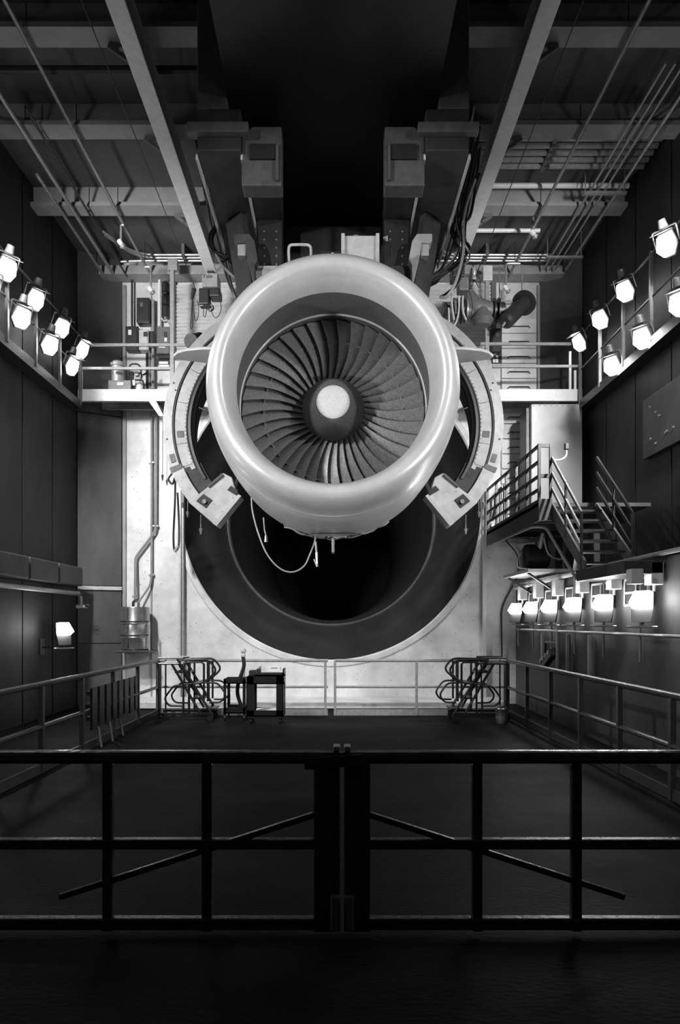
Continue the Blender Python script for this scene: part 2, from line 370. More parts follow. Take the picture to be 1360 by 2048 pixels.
# side strakes
for s in (-1, 1):
    z = CZ+3.42; xr = EX+s*1.02; xt = s*2.06+EX
    out = [(xr, 8.50), (EX+s*1.65, 8.53), (EX+s*1.86, 8.58), (EX+s*1.98, 8.66), (xt, 8.78), (EX+s*2.05, 8.86), (EX+s*1.95, 8.90), (xr, 9.20)]
    m = MB(); k = len(out); vs = []
    for dz in (-0.018, 0.0, 0.018):
        ins = 0.0 if dz == 0 else 0.02
        cxm = sum(p[0] for p in out)/k; cym = sum(p[1] for p in out)/k
        for x, y in out: vs.append((x+(cxm-x)*ins, y+(cym-y)*ins*2, z+dz))
    fs = [tuple(range(k)), tuple(range(3*k-1, 2*k-1, -1))]
    for l in range(2):
        for i in range(k): fs.append((l*k+i, l*k+(i+1) % k, (l+1)*k+(i+1) % k, (l+1)*k+i))
    m.add(vs, fs).build('strake', 'nacelle', eng, 50)
# pipes and fittings below the fan case
for i in range(15):
    a0 = -122+random.random()*50; a1 = a0+9+random.random()*16; rr = 1.36+random.random()*0.05; y = 9.04+random.random()*0.3
    pts = [Vector((EX+(rr+0.012*math.sin(k*1.7+i))*math.cos(math.radians(a0+(a1-a0)*k/6)), y+0.03*math.sin(k+i), EZ+(rr+0.012*math.sin(k*1.7+i))*math.sin(math.radians(a0+(a1-a0)*k/6)))) for k in range(7)]
    MB().tube(spline(pts, 3), 0.009+0.008*random.random(), 6).build('fuel_pipe', random.choice(['steel', 'galv', 'cable_lt']), eng)
for i in range(7):
    a_ = math.radians(-118+i*9+random.random()*4); x = EX+1.36*math.cos(a_); z = EZ+1.36*math.sin(a_)
    MB().box(x-0.035, x+0.035, 9.08, 9.2, z-0.03, z+0.035).build('fitting_block', random.choice(['steel', 'box_mid', 'box_dark']), eng, bevel=0.006)
px = P(666, 1085, 9.15)
MB().cyl(px+Vector((0, 0, 0.06)), px+Vector((0, 0, -0.13)), 0.026, 0.024, 14).cyl(px+Vector((0, 0, -0.13)), px+Vector((0, 0, -0.15)), 0.024, 0.014, 14).build('drain_mast', 'steel', eng)
# open cowl doors
DY = 9.35; SD = F/DY
def door(side):
    mir = lambda x: EX+side*(x)                 # x measured outwards from the engine axis
    cx = 0.63; cz = CZ+2.70
    A = (lambda a: 180-a) if side > 0 else (lambda a: a)
    lx = mir(cx)
    root = bpy.data.objects.new('cowl_door', None); COL.objects.link(root); root.parent = eng; root.location = Vector((lx, DY, cz))-eng.location
    root['label'] = 'opened curved cowl door on the %s of the engine' % ('left' if side < 0 else 'right')
    def lt(prof, a0, a1, name, mt, sm=35, closed=False, nn=72):
        return MB().lathe(prof, lx, cz, nn, A(a0), A(a1), closed).build(name, mt, root, sm)
    lt([(DY+0.05, 1.715), (DY, 1.705), (DY-0.005, 1.58), (DY+0.035, 1.565)], 93, 202, 'outer_band', 'cowl')
    lt([(DY+0.035, 1.567), (DY+0.045, 1.553), (DY+0.025, 1.548), (DY+0.03, 1.395), (DY+0.08, 1.375)], 93, 205, 'inner_band', 'cowl')
    lt([(DY+0.03, 1.573), (DY+0.005, 1.572), (DY+0.005, 1.556), (DY+0.035, 1.555)], 93, 202, 'band_groove', 'seal')
    lt([(DY+0.07, 1.385), (DY+0.04, 1.37), (DY+0.035, 1.335), (DY+0.07, 1.31), (DY+0.1, 1.33), (DY+0.12, 1.295), (DY+0.16, 1.285)], 93, 213, 'rubber_seal', 'seal')
    lt([(DY+0.05, 1.715), (DY+0.3, 1.71), (DY+0.6, 1.67), (DY+0.82, 1.60), (DY+0.84, 1.52)], 93, 219, 'outer_skin', 'nacelle')
    lt([(DY+0.14, 1.285), (DY+0.3, 1.33), (DY+0.55, 1.39), (DY+0.78, 1.42)], 93, 217, 'inner_skin', 'cowl_in')
    lt([(DY+0.84, 1.53), (DY+0.86, 1.46), (DY+0.84, 1.40), (DY+0.78, 1.39), (DY+0.76, 1.42)], 93, 217, 'rear_edge', 'frame_lt')
    # rivet rows on the inner band
    m = MB()
    for k in range(46):
        a_ = math.radians(A(100+k*2.25)); r = 1.405
        x, z = lx+r*math.cos(a_), cz+r*math.sin(a_); m.box(x-0.004, x+0.004, DY+0.02, DY+0.04, z-0.004, z+0.004)
    for a2 in (150, 168, 190, 202):
        for k in range(6):
            a_ = math.radians(A(a2)); r = 1.42+k*0.022; x, z = lx+r*math.cos(a_), cz+r*math.sin(a_); m.box(x-0.004, x+0.004, DY+0.02, DY+0.04, z-0.004, z+0.004)
    o = m.build('rivet_rows', 'seal', root, 0); o['kind'] = 'stuff'
    # lower end: band continues, wedge, end box
    lt([(DY+0.05, 1.715), (DY-0.02, 1.712), (DY-0.025, 1.54), (DY+0.05, 1.53)], 202.5, 219, 'lower_band', 'cowl', nn=14)
    lt([(DY+0.05, 1.53), (DY+0.01, 1.52), (DY+0.07, 1.30)], 203, 219, 'lower_fairing', 'frame_lt', nn=14)
    lt([(DY-0.028, 1.72), (DY-0.03, 1.55), (DY-0.01, 1.55)], 200.5, 203, 'joint_strap', 'box_mid', nn=4)
    pl = lambda r, a_: (lx+r*math.cos(math.radians(A(a_))), cz+r*math.sin(math.radians(A(a_))))
    blk = MB().prism([pl(1.72, 218.5), pl(1.70, 234), pl(1.20, 236), pl(1.05, 224), pl(1.10, 217.5), pl(1.36, 218.5)], DY-0.03, DY+0.22).build('end_box', 'cowl', root, 30, bevel=0.01)
    MB().prism([pl(1.63, 220.5), pl(1.60, 226), pl(1.46, 225.5), pl(1.49, 220)], DY-0.045, DY-0.02).build('latch_recess', 'seal', blk, 0)
    c = pl(1.55, 223.5); MB().cyl((c[0], DY-0.075, c[1]), (c[0], DY-0.02, c[1]), 0.03, 0.03, 10).build('latch_bolt', 'steel', blk)
    MB().prism([pl(1.70, 233.4), pl(1.695, 235.6), pl(1.17, 237.8), pl(1.17, 235.6)], DY-0.06, DY+0.24).build('end_plate', 'nacelle', blk, 0)
    MB().prism([pl(1.12, 217.4), pl(1.12, 219.4), pl(1.38, 219.3), pl(1.38, 218.2)], DY-0.06, DY+0.24).build('end_flange', 'frame_lt', blk, 0)
    MB().prism([pl(1.22, 228), pl(1.20, 235), pl(1.14, 234), pl(1.14, 228)], DY-0.05, DY-0.02).build('bracket', 'box_dark', blk, 0)
    # patch plate and access hole on the band
    MB().lathe([(DY-0.012, 1.67), (DY-0.014, 1.60)], lx, cz, 4, A(194.5), A(198.5)).build('patch_plate', 'box_mid', root, 0)
    for aa, rr in ((160, 1.655), (187, 1.66), (163, 1.60)):
        c = pl(rr, aa); MB().cyl((c[0], DY-0.012, c[1]), (c[0], DY+0.0, c[1]), 0.012, 0.012, 10).build('drain_hole', 'seal', root)
    c = pl(1.475, 185); MB().lathe([(DY+0.018, 1.52), (DY+0.018, 1.43)], lx, cz, 3, A(183.2), A(186.6)).build('smudge_patch', 'box_mid', root, 0)
    # hanging latches
    for k, aa in enumerate((213, 217, 226)):
        c = pl(1.74, aa); L = 0.10+0.03*((k*7) % 3)
        MB().cyl((c[0], DY+0.12, c[1]+0.03), (c[0], DY+0.12, c[1]-L), 0.007, 0.007, 6).cyl((c[0], DY+0.12, c[1]-L), (c[0], DY+0.12, c[1]-L-0.08), 0.026, 0.008, 10).build('hanging_latch', 'galv', root)
    # stay rod inside
    c0 = pl(1.33, 165)
    MB().tube([(c0[0], DY+0.35, c0[1]), (mir(1.02), DY+0.7, EZ+0.25)], 0.014, 8).build('stay_rod', 'steel', root)
door(-1); door(1)
# hanging lead below the engine
c = spline([P(503, 990, 9.04), P(505, 1022, 9.1), P(517, 1068, 9.1), P(535, 1110, 9.1), P(560, 1137, 9.1), P(585, 1144, 9.1), P(608, 1132, 9.1), P(620, 1108, 9.1), P(630, 1080, 9.1), P(630, 1060, 9.05)])
tag(MB().tube(c, 0.011, 6).build('hanging_lead', 'cable_lt'), 'pale thin lead looping below the engine inlet', 'cable')
t = thing('test_probe', 'short cluster of metal test fittings dangling below the engine', 'fitting', P(632, 1132, 9.1))
MB().tube([P(631, 1083, 9.1), P(633, 1105, 9.1)], 0.014, 8).build('probe_lead', 'galv', t)
MB().cyl(P(633, 1105, 9.1), P(634, 1128, 9.1), 0.022, 0.016, 10).build('probe_body', 'steel', t)
MB().cyl(P(628, 1118, 9.1), P(635, 1133, 9.1), 0.012, 0.02, 10).build('probe_tip', 'galv', t)
t = thing('lead_connector', 'single plug on a short lead hanging under the left of the inlet', 'connector', P(532, 1083, 9.1))
MB().tube([P(527, 1035, 9.1), P(529, 1060, 9.1), P(532, 1072, 9.1)], 0.009, 6).build('lead', 'cable_lt', t)
MB().cyl(P(532, 1072, 9.1), P(532, 1084, 9.1), 0.02, 0.028, 10).build('plug', 'steel', t)

# ------------------------------------------------------------------ thrust frame above the engine
fr = thing('thrust_frame', 'dark steel thrust frame hanging from the ceiling above the engine', 'frame', (0, 9.5, 6.3))
ZG = CZ+5.6
for s in (-1, 1):
    X = lambda v: -0.01+s*v
    MB().box(X(1.10), X(1.62), 8.12, 11.3, ZG, ZG+0.5).build('longitudinal_girder', 'frame', fr, 0, bevel=0.015)
    for v in (1.10, 1.64): MB().box(X(v-0.012), X(v+0.012), 8.2, 10.75, ZG-0.05, ZG+0.02).build('girder_flange', 'edge', fr, 0)
    for yy in (8.12, 10.9): MB().box(X(1.26), X(1.62), yy, yy+0.36, ZG+0.5, ZC-0.002).build('hanger_column', 'frame_lt', fr, 0, bevel=0.015)
    MB().box(X(1.0), X(1.72), 8.02, 8.12, ZG+0.16, ZG+0.28).build('cross_plate', 'frame_lt', fr, 0, bevel=0.01)
    MB().prism([(X(0.62), ZG+0.35), (X(0.98), ZG+0.35), (X(1.1), ZG+0.22), (X(1.1), ZG-0.36), (X(0.62), ZG-0.36)], 8.2, 8.45).build('gusset_box', 'frame_lt', fr, 0, bevel=0.015)
    MB().box(X(0.66), X(1.0), 8.17, 8.21, ZG-0.06, ZG+0.12).build('gusset_recess', 'black', fr, 0)
    MB().box(X(0.655), X(0.685), 8.15, 8.21, ZG-0.32, ZG+0.1).build('gusset_edge', 'frame_lt', fr, 0)
    MB().box(X(0.72), X(1.08), 9.6, 11.2, ZG-1.05, ZG+0.4).build('inner_column', 'frame', fr, 0, bevel=0.015)
    MB().box(X(0.70), X(1.1), 8.45, 9.6, ZG+0.05, ZG+0.5).build('inner_girder', 'frame', fr, 0, bevel=0.015)
    for k in range(5):
        for v in (0.80, 0.97):
            z = ZG-0.12-0.115*k
            MB().cyl((X(v), 9.585, z), (X(v), 9.605, z), 0.014, 0.014, 8).build('bolt', 'galv', fr)
    hk = [(470, 467), (500.5, 467), (510, 481), (517, 518), (511, 530), (511, 562), (507, 565), (494, 508), (491.5, 485), (475, 486), (470, 482)]
    pts = [((VX-x)*9.3/F, CZ+(VY-z)*9.3/F) for x, z in hk]
    MB().prism([(X(a_), b_) for a_, b_ in pts], 9.3, 9.52).build('mount_hook', 'frame_lt' if s < 0 else 'box_lt', fr, 0, bevel=0.01)
    MB().box(X((VX-476)*9.3/F), X((VX-492)*9.3/F), 9.34, 9.5, CZ+(VY-508)*9.3/F, CZ+(VY-485)*9.3/F).build('hook_pad', 'box_lt', fr, 0)
    MB().box(X(0.74), X(1.1), 9.45, 10.6, CZ+4.75, CZ+4.93).build('adapter_plate', 'box_lt' if s < 0 else 'frame_lt', fr, 0, bevel=0.01)
    MB().bar((X(1.35), 9.45, ZG-0.02), (X(1.2), 9.6, CZ+4.6), 0.34, 0.1).build('mount_web', 'frame', fr, 0)
MB().box(-0.72, 0.70, 10.0, 11.0, 5.55, ZG+0.2).build('pylon', 'frame', fr, 0, bevel=0.02)
MB().box(-1.25, 1.23, 6.2, 11.3, ZG+0.62, ZG+0.72).build('dark_void_plate', 'black_metal', fr, 0)  # black sheet added to hide the ceiling and give a dark void
MB().box(-1.1, 1.1, 11.0, 11.3, ZG-0.6, ZG+0.62).build('rear_crossbeam', 'frame', fr, 0, bevel=0.02)
m = MB().box(*sorted((P(524, 415, 9.57).x, P(554, 415, 9.57).x)), 9.57, 9.585, P(0, 420, 9.57).z, P(0, 414, 9.57).z); m.build('name_plate', 'edge', fr, 0)
# items on top of the inlet
t = thing('junction_box', 'pale square metal junction box standing on top of the engine', 'box', P(720, 520, 8.7))
a, b = P(686, 471, 8.7), P(755, 532, 8.7)
MB().box(a.x, b.x, 8.7, 8.95, b.z, a.z).build('body', 'box_lt', t, 0, bevel=0.008)
for x in (a.x, b.x): MB().box(x-0.022, x+0.022, 8.66, 8.95, b.z-0.02, a.z+0.01).build('side_flange', 'box_lt', t, 0, bevel=0.005)
c = P(712, 470, 8.7); MB().box(c.x-0.03, c.x+0.03, 8.72, 8.8, c.z-0.005, c.z+0.015).build('catch', 'galv', t, 0)
c = [P(579, 530, 8.8), P(577, 505, 8.8), P(578, 490, 8.8), P(600, 489, 8.8), P(622, 490, 8.8), P(622, 530, 8.8)]
tag(MB().tube(rounded(c, 0.06, 6), 0.018, 10).build('grab_loop', 'box_lt'), 'pale bent tube grab loop on top of the engine', 'handle')
t = thing('oil_bottle', 'dark upright cylinder with white cap beside the junction box', 'cylinder', P(773, 535, 8.8))
c = P(773, 540, 8.8); MB().vlathe([(c.z, 0.07), (c.z+0.28, 0.07), (c.z+0.33, 0.05), (c.z+0.36, 0.025)], c.x, c.y, 20).build('body', 'box_dark', t)
MB().tube([c+Vector((0, 0, 0.36)), c+Vector((0.0, 0, 0.43)), c+Vector((-0.03, -0.01, 0.40))], 0.02, 8).build('cap', 'box_lt', t)
t = thing('mount_fitting', 'small dark bracket at the crown of the inlet', 'bracket', P(660, 512, 8.6))
a, b = P(642, 502, 8.6), P(682, 520, 8.6); MB().box(a.x, b.x, 8.6, 8.75, b.z, a.z).build('base', 'box_dark', t, 0, bevel=0.006)
c = P(665, 508, 8.58); MB().cyl(c, c+Vector((0, 0.1, 0)), 0.02, 0.02, 10).build('eye_bolt', 'box_lt', t)

# ------------------------------------------------------------------ overhead monorails with hoists
for s, px, nm in ((-1, None, 'left'), (1, None, 'right')):
    x = -0.01+s*2.53; z = CZ+7.2; y1 = 14.3 if s < 0 else 13.4
    t = thing('monorail_beam', 'long pale overhead rail running along the ceiling on the %s' % nm, 'beam', (x, 10, z), 'overhead rails')
    MB().box(x-0.115, x+0.115, 5.0, y1, z, z+0.03).build('lower_flange', 'rail_white', t, 0, bevel=0.006)
    MB().box(x-0.02, x+0.02, 5.0, y1, z+0.03, z+0.32).build('web', 'box_dark', t, 0)
    MB().box(x-0.115, x+0.115, 5.0, y1, z+0.32, z+0.35).build('upper_flange', 'rail_grey', t, 0)
    for y in (12.72, 10.69, 8.97, 6.92): MB().bar((x-s*0.0, y, z+0.33), (x+s*0.42, y, z+0.36), 0.06, 0.05).bar((x+s*0.06, y, z+0.1), (x+s*0.42, y, z+0.36), 0.05, 0.05).build('brace', 'box_mid', t, 0)
x = -2.54
t = thing('chain_hoist', 'boxy lettered hoist at the end of the left overhead rail', 'hoist', P(420, 600, 14.0))
a, b = P(404, 546, 13.9), P(435, 573, 13.9)
MB().box(a.x, b.x, 13.9, 14.3, b.z, a.z).build('trolley_box', 'rail_grey', t, 0, bevel=0.01)
a, b = P(397, 575, 13.95), P(418, 608, 13.95); MB().box(a.x, b.x, 13.95, 14.2, b.z, a.z).build('motor', 'box_dark', t, 0, bevel=0.03)
a, b = P(418, 575, 13.95), P(440, 592, 13.95); MB().box(a.x, b.x, 13.95, 14.25, b.z, a.z).build('gear_case', 'box_dark', t, 0, bevel=0.03)
MB().cyl(P(388, 578, 13.95), P(384, 598, 13.95), 0.05, 0.03, 10).build('end_switch', 'box_dark', t)
MB().vlathe([(P(0, 612, 14).z, 0.05), (P(0, 606, 14).z, 0.09), (P(0, 602, 14).z, 0.09)], P(404, 0, 14).x, 14.05, 14).build('chain_guide', 'galv', t)
c = P(421, 616, 14.0); MB().tube(arc(c, 0.06, -200, 90, 12), 0.018, 8).build('lifting_hook', 'box_dark', t)
for pts in ([(385, 598), (383, 630), (381, 655), (385, 650), (385, 598)], [(386, 600), (390, 640), (396, 634), (397, 615), (394, 600)], [(408, 608), (407, 630), (411, 633), (414, 612), (417, 600)], [(422, 605), (424, 625), (432, 636), (442, 620), (439, 590)]):
    MB().tube(spline([P(u, v, 14.0) for u, v in pts], 6), 0.008, 6).build('pendant_cord', 'cable', t)
def text(body, name, parent, loc, size, mt, rot=(PI/2, 0, 0), ext=0.002):
    cu = bpy.data.curves.new(name, 'FONT'); cu.body = body; cu.size = size; cu.extrude = ext; cu.align_x = 'LEFT'
    o = bpy.data.objects.new(name, cu); COL.objects.link(o)
    dg = bpy.context.evaluated_depsgraph_get(); me = bpy.data.meshes.new_from_object(o.evaluated_get(dg)); bpy.data.objects.remove(o)
    o = bpy.data.objects.new(name, me); COL.objects.link(o); me.materials.clear(); me.materials.append(M[mt])
    if parent: o.parent = parent; o.location = Vector(loc)-parent.location
    else: o.location = loc
    o.rotation_euler = rot; return o
MB().box(-2.60, -2.48, 14.0, 14.15, 8.9, 9.03).build('trolley_neck', 'box_dark', t, 0)
text('Yale', 'lettering', t, P(404.5, 556, 13.895), 0.12, 'ink')

# ------------------------------------------------------------------ floodlights
def lamp_proto():
    r = thing('floodlight', 'floodlight', 'floodlight')
    def octo(w_, h_, y, cut=0.3):
        return [(-w_, y, -h_*0.25), (-w_*0.35, y, -h_), (w_*0.55, y, -h_), (w_, y, -h_*0.2), (w_*0.7, y, h_), (-w_*0.6, y, h_)]
    rings = [octo(0.175, 0.195, 0.0), octo(0.165, 0.185, -0.10), octo(0.13, 0.15, -0.135)]
    m = MB(); vs = [v for g in rings for v in g]
    fs = [(l*6+i, l*6+(i+1) % 6, (l+1)*6+(i+1) % 6, (l+1)*6+i) for l in range(2) for i in range(6)]+[tuple(range(12, 18))]
    m.add(vs, fs).build('lens', 'glow', r, 0)
    m = MB(); rings = [octo(0.185, 0.205, -0.012), octo(0.205, 0.225, 0.0), octo(0.205, 0.225, 0.05), octo(0.15, 0.16, 0.16), octo(0.08, 0.09, 0.22)]
    vs = [v for g in rings for v in g]
    fs = [(l*6+i, l*6+(i+1) % 6, (l+1)*6+(i+1) % 6, (l+1)*6+i) for l in range(4) for i in range(6)]+[tuple(range(24, 30))]
    m.add(vs, fs).build('housing', 'housing', r, 25)
    MB().add([(-0.15, 0.02, 0.235), (0.17, 0.02, 0.235), (0.16, -0.24, 0.25), (-0.14, -0.24, 0.25), (-0.15, 0.02, 0.25), (0.17, 0.02, 0.25), (0.16, -0.24, 0.262), (-0.14, -0.24, 0.262)], [(0,1,2,3),(7,6,5,4),(0,4,5,1),(1,5,6,2),(2,6,7,3),(3,7,4,0)]).build('added_visor', 'housing', r, 0)  # hood added to keep the lamp's glow off the ceiling
    MB().tube(rounded([(-0.23, 0.05, 0.0), (-0.23, 0.05, 0.29), (0.23, 0.05, 0.29), (0.23, 0.05, 0.0)], 0.03), 0.016, 6).build('yoke', 'housing', r)
    MB().vlathe([(0.29, 0.05), (0.31, 0.09), (0.46, 0.065), (0.47, 0.0)], 0, 0.05, 12).build('ballast_can', 'housing', r)
    return r
proto = lamp_proto(); first = [True]
ORD = ['nearest', 'second', 'third', 'fourth', 'fifth', 'sixth', 'seventh', 'eighth', 'ninth', 'tenth']
def lamp(loc, aim, label, group):
    o = proto if first[0] else copy_tree(proto); first[0] = False
    o.location = loc; o.rotation_euler = (Vector(aim)-Vector(loc)).to_track_quat('-Y', 'Z').to_euler()
    o['label'] = label; o['group'] = group
    o.scale = (0.8, 0.8, 0.8)
    return o
BEAMS = []
def lamp_row(x, H, ds, aim, where, group):
    for i, d in enumerate(ds):
        lab = ('floodlight of %s, %s' % (where, 'the one nearest the back wall' if i == 0 else ORD[i]+' from the back wall'))
        back = d < 9.8  # lamps out of view get an added beam for the back wall
        o = lamp((x, d, CZ+H), (math.copysign(2.8 if 'upper' in where else 2.0, x), YB, 7.4 if 'upper' in where else 1.5) if back else aim(d), lab, group)
        if back: BEAMS.append((o, WALL_W*(0.85 if 'upper' in where else 1.8), 76))
def beam(o, watts, deg, blend=0.8):                # spot added to out-of-view lamps to light engine, doors and back wall
    l = bpy.data.lights.new('beam', 'SPOT'); l.energy = watts; l.spot_size = math.radians(deg); l.spot_blend = blend; l.shadow_soft_size = 0.14
    b = bpy.data.objects.new('beam', l); COL.objects.link(b); b.parent = o; b.location = (0, -0.3, 0)
    b.rotation_euler = Vector((0, -1, 0)).to_track_quat('-Z', 'Y').to_euler()
aimL = lambda d: (0.0, d-3.5, 3.8) if d < 13 else (0.0, d-1.0, 5.0)
lamp_row(-5.18, 5.56, (13.95, 12.93, 11.8, 10.78, 9.7, 8.6, 7.5), aimL, 'the upper left row', 'floodlights on the left wall')
lamp_row(-5.18, 5.02, (13.42, 12.4, 11.28, 10.25, 9.2, 8.1), aimL, 'the lower left row', 'floodlights on the left wall')
lamp_row(5.02, 5.68, (13.9, 12.85, 11.75, 10.3, 9.2, 8.1), aimL, 'the upper right row', 'floodlights on the right wall')
lamp_row(5.02, 4.60, (12.3, 11.1, 9.9, 8.7), aimL, 'the lower right row', 'floodlights on the right wall')
for s_, nm in ((-1, 'left'), (1, 'right')):  # floodlights added out of view to brighten engine front and cowl doors
    for z, y, wt, nm2 in ((6.6, 2.6, ENG_HI, 'high'), (2.2, 3.4, ENG_LO, 'low')):
        o = lamp((s_*5.1, y, z), (0.0, 7.8, 4.2), '%s added floodlight out of view beside the gate on the %s wall' % (nm2, nm), 'added front floodlights out of view')
        BEAMS.append((o, wt*(1.15 if s_ < 0 else 0.85), 62 if nm2 == 'high' else 46))
    o = lamp((s_*5.12, 5.3, 5.2), (s_*1.75, 9.35, 4.2), 'added middle floodlight out of view on the %s wall turned to the open cowl door' % nm, 'added front floodlights out of view')
    BEAMS.append((o, DOOR_W, 34))
for o, wt, dg_ in BEAMS: beam(o, wt, dg_, 0.35 if dg_ == 62 else 0.8)
# low row on the right: wedge shaped heads on a rail
def wedge_proto():
    r = thing('low_floodlight', 'x', 'floodlight')
    m = MB(); m.add([(-0.16, 0, -0.14), (0.16, 0, -0.14), (0.14, 0, 0.14), (-0.14, 0, 0.14), (-0.15, -0.20, -0.10), (0.15, -0.20, -0.10), (0.12, -0.10, 0.13), (-0.12, -0.10, 0.13)],
                    [(0,4,7,3),(1,2,6,5),(4,5,6,7),(3,7,6,2),(0,1,5,4)])
    m.build('lens', 'glow_low', r, 0)
    MB().add([(-0.17, -0.02, -0.15), (0.17, -0.02, -0.15), (0.15, -0.02, 0.15), (-0.15, -0.02, 0.15), (-0.10, 0.16, -0.32), (0.10, 0.16, -0.32), (0.11, 0.14, 0.08), (-0.11, 0.14, 0.08), (-0.15, -0.01, -0.36), (0.15, -0.01, -0.36)],
             [(0,3,2,1),(3,7,6,2),(0,8,4,7,3),(1,2,6,5,9),(4,5,6,7),(8,9,5,4),(0,1,9,8)]).build('housing', 'box_dark', r, 25)
    MB().tube([(-0.24, 0.05, -0.42), (0.24, 0.05, -0.42)], 0.018, 8).tube([(0, 0.05, -0.42), (0, 0.08, -0.3)], 0.018, 6).build('mounting_bar', 'galv', r)
    return r
wp = wedge_proto(); wf = [True]
for i, d in enumerate((14.3, 13.2, 12.05, 10.87, 9.65, 8.45)):
    o = wp if wf[0] else copy_tree(wp); wf[0] = False
    o.location = (3.83, d, CZ+0.26); o.rotation_euler = (Vector((0.0, d-4.0, 3.6))-Vector((3.8, d, CZ+0.2))).to_track_quat('-Y', 'Z').to_euler()
    o.scale = (0.78, 0.78, 0.78)
    o['label'] = 'wedge shaped floodlight of the low right row, %s' % ('the one nearest the back wall' if i == 0 else ORD[i]+' from the back wall'); o['group'] = 'low floodlights on the right'
for i, d in enumerate((12.95, 9.2)):
    o = copy_tree(wp); o.location = (-5.15, d, 1.68); o.rotation_euler = (Vector((0.0, d-4.0, 3.4))-Vector((-5.15, d, 1.68))).to_track_quat('-Y', 'Z').to_euler()
    o.scale = (0.85, 0.85, 0.85)
    bk = thing('lamp_bracket', 'small wall bracket under the low left floodlight %s' % ('below the wall pipe' if i == 0 else 'close to the camera'), 'bracket', (-5.3, d, 1.3), 'low left lamp brackets')
    MB().box(XL+0.001, XL+0.02, d-0.1, d+0.1, 1.2, 1.5).build('wall_plate', 'housing', bk, 0); MB().bar((XL+0.02, d, 1.34), (-5.12, d-0.02, 1.34), 0.03, 0.03).bar((-5.14, d, 1.34), (-5.14, d, 1.5), 0.03, 0.03).build('arm', 'housing', bk, 0)
    o['label'] = 'low floodlight on the left wall %s' % ('below the wall pipe' if i == 0 else 'close to the camera'); o['group'] = 'low floodlights on the left'

# ------------------------------------------------------------------ catwalks at the back wall
YC = 14.3; ZD = 6.70
def cw_rail(t, pts, mt, wd=0.055): 
    for a, b in pts: MB().bar(a, b, wd, wd).build('rail', mt, t, 0, bevel=0.006)
def catwalk(nm, x0, x1, label, posts, rails):
    t = thing('catwalk', label, 'catwalk', ((x0+x1)/2, 14.7, 6.45), 'high catwalks')
    MB().box(x0, x1, YC, YC+0.08, 6.45, ZD).build('front_beam', 'rail_white', t, 0, bevel=0.008)
    MB().box(x0, x1, 14.95, 15.03, 6.48, ZD-0.03).build('rear_beam', 'rail_grey', t, 0)
    m = MB(); k = int((x1-x0)/0.055)
    for i in range(k): m.box(x0+i*0.055, x0+i*0.055+0.012, YC+0.08, 14.95, ZD-0.06, ZD-0.01)
    for yy in (14.5, 14.72): m.box(x0, x1, yy, yy+0.012, ZD-0.06, ZD-0.01)
    g = m.build('deck_grating', 'rail_grey', t, 0); g['kind'] = 'stuff'
    for px, z1, wd in posts:
        x = (px-VX)*YC/F; MB().box(x-wd/2, x+wd/2, YC+0.01, YC+0.01+wd, ZD-0.02, z1).build('post', 'rail_grey' if z1 > 8 else 'rail_white', t, 0, bevel=0.006)
    for pa, pb, py in rails: MB().bar(P(pa, py, YC+0.03), P(pb, py, YC+0.03), 0.05, 0.06).build('rail', 'rail_grey', t, 0, bevel=0.008)
    return t
t = catwalk('l', -5.37, -3.05, 'left catwalk with white front beam and grated deck by the back wall', ((160, 7.17, 0.07), (343.5, 9.36, 0.085)), ((157, 346, 737), (170, 378, 690)))
a, b = P(297, 802, YC), P(320, 832, YC)
MB().prism([(a.x, 6.45), (a.x+0.16, 6.45), (b.x+0.08, b.z), (b.x-0.02, b.z)], YC, YC+0.6).build('knee_brace', 'rail_white', t, 0, bevel=0.01)
MB().box(-3.48, -3.28, YC-0.02, YC+0.12, 9.2, 9.42).build('post_head', 'rail_grey', t, 0, bevel=0.01)
t = catwalk('r', 3.05, 5.21, 'right catwalk with white front beam below the row of lamps', ((975, 9.3, 0.085), (1141, 7.5, 0.05), (1151, 7.1, 0.05), (1162, 7.6, 0.06)), ((985, 1160, 733), (960, 1142, 688)))
c = P(975, 553, YC); MB().box(c.x-0.10, c.x+0.10, YC-0.03, YC+0.12, c.z-0.09, c.z+0.22).build('post_head', 'box_lt', t, 0, bevel=0.01)
# narrow lamp ledges along the side walls
for s, xw, xe, nm in ((-1, XL, -5.28, 'left'), (1, XR, 5.12, 'right')):
    t = thing('lamp_ledge', 'narrow dark ledge with rail carrying the floodlights along the %s wall' % nm, 'ledge', (xe, 9, 6.4), 'lamp ledges')
    MB().box(xw+(-s*0.001), xe, 6.6, 14.25, 6.28, 6.34).build('ledge_plate', 'box_dark', t, 0)
    MB().box(xe-0.015, xe+0.015, 6.6, 14.25, 6.25, 6.42).build('edge_angle', 'box_dark', t, 0)
    for z in (CZ+5.25, CZ+5.95): MB().tube([(xe+s*0.02, 6.6, z), (xe+s*0.02, 14.25, z)], 0.02, 6).build('ledge_rail', 'box_mid', t)
    for i in range(8):
        y = 14.2-i*1.06; MB().box(xe+s*0.0-0.025, xe+0.025, y-0.025, y+0.025, 6.34, CZ+5.97).build('ledge_post', 'rail_white' if (s > 0 and i == 1) else 'box_mid', t, 0)

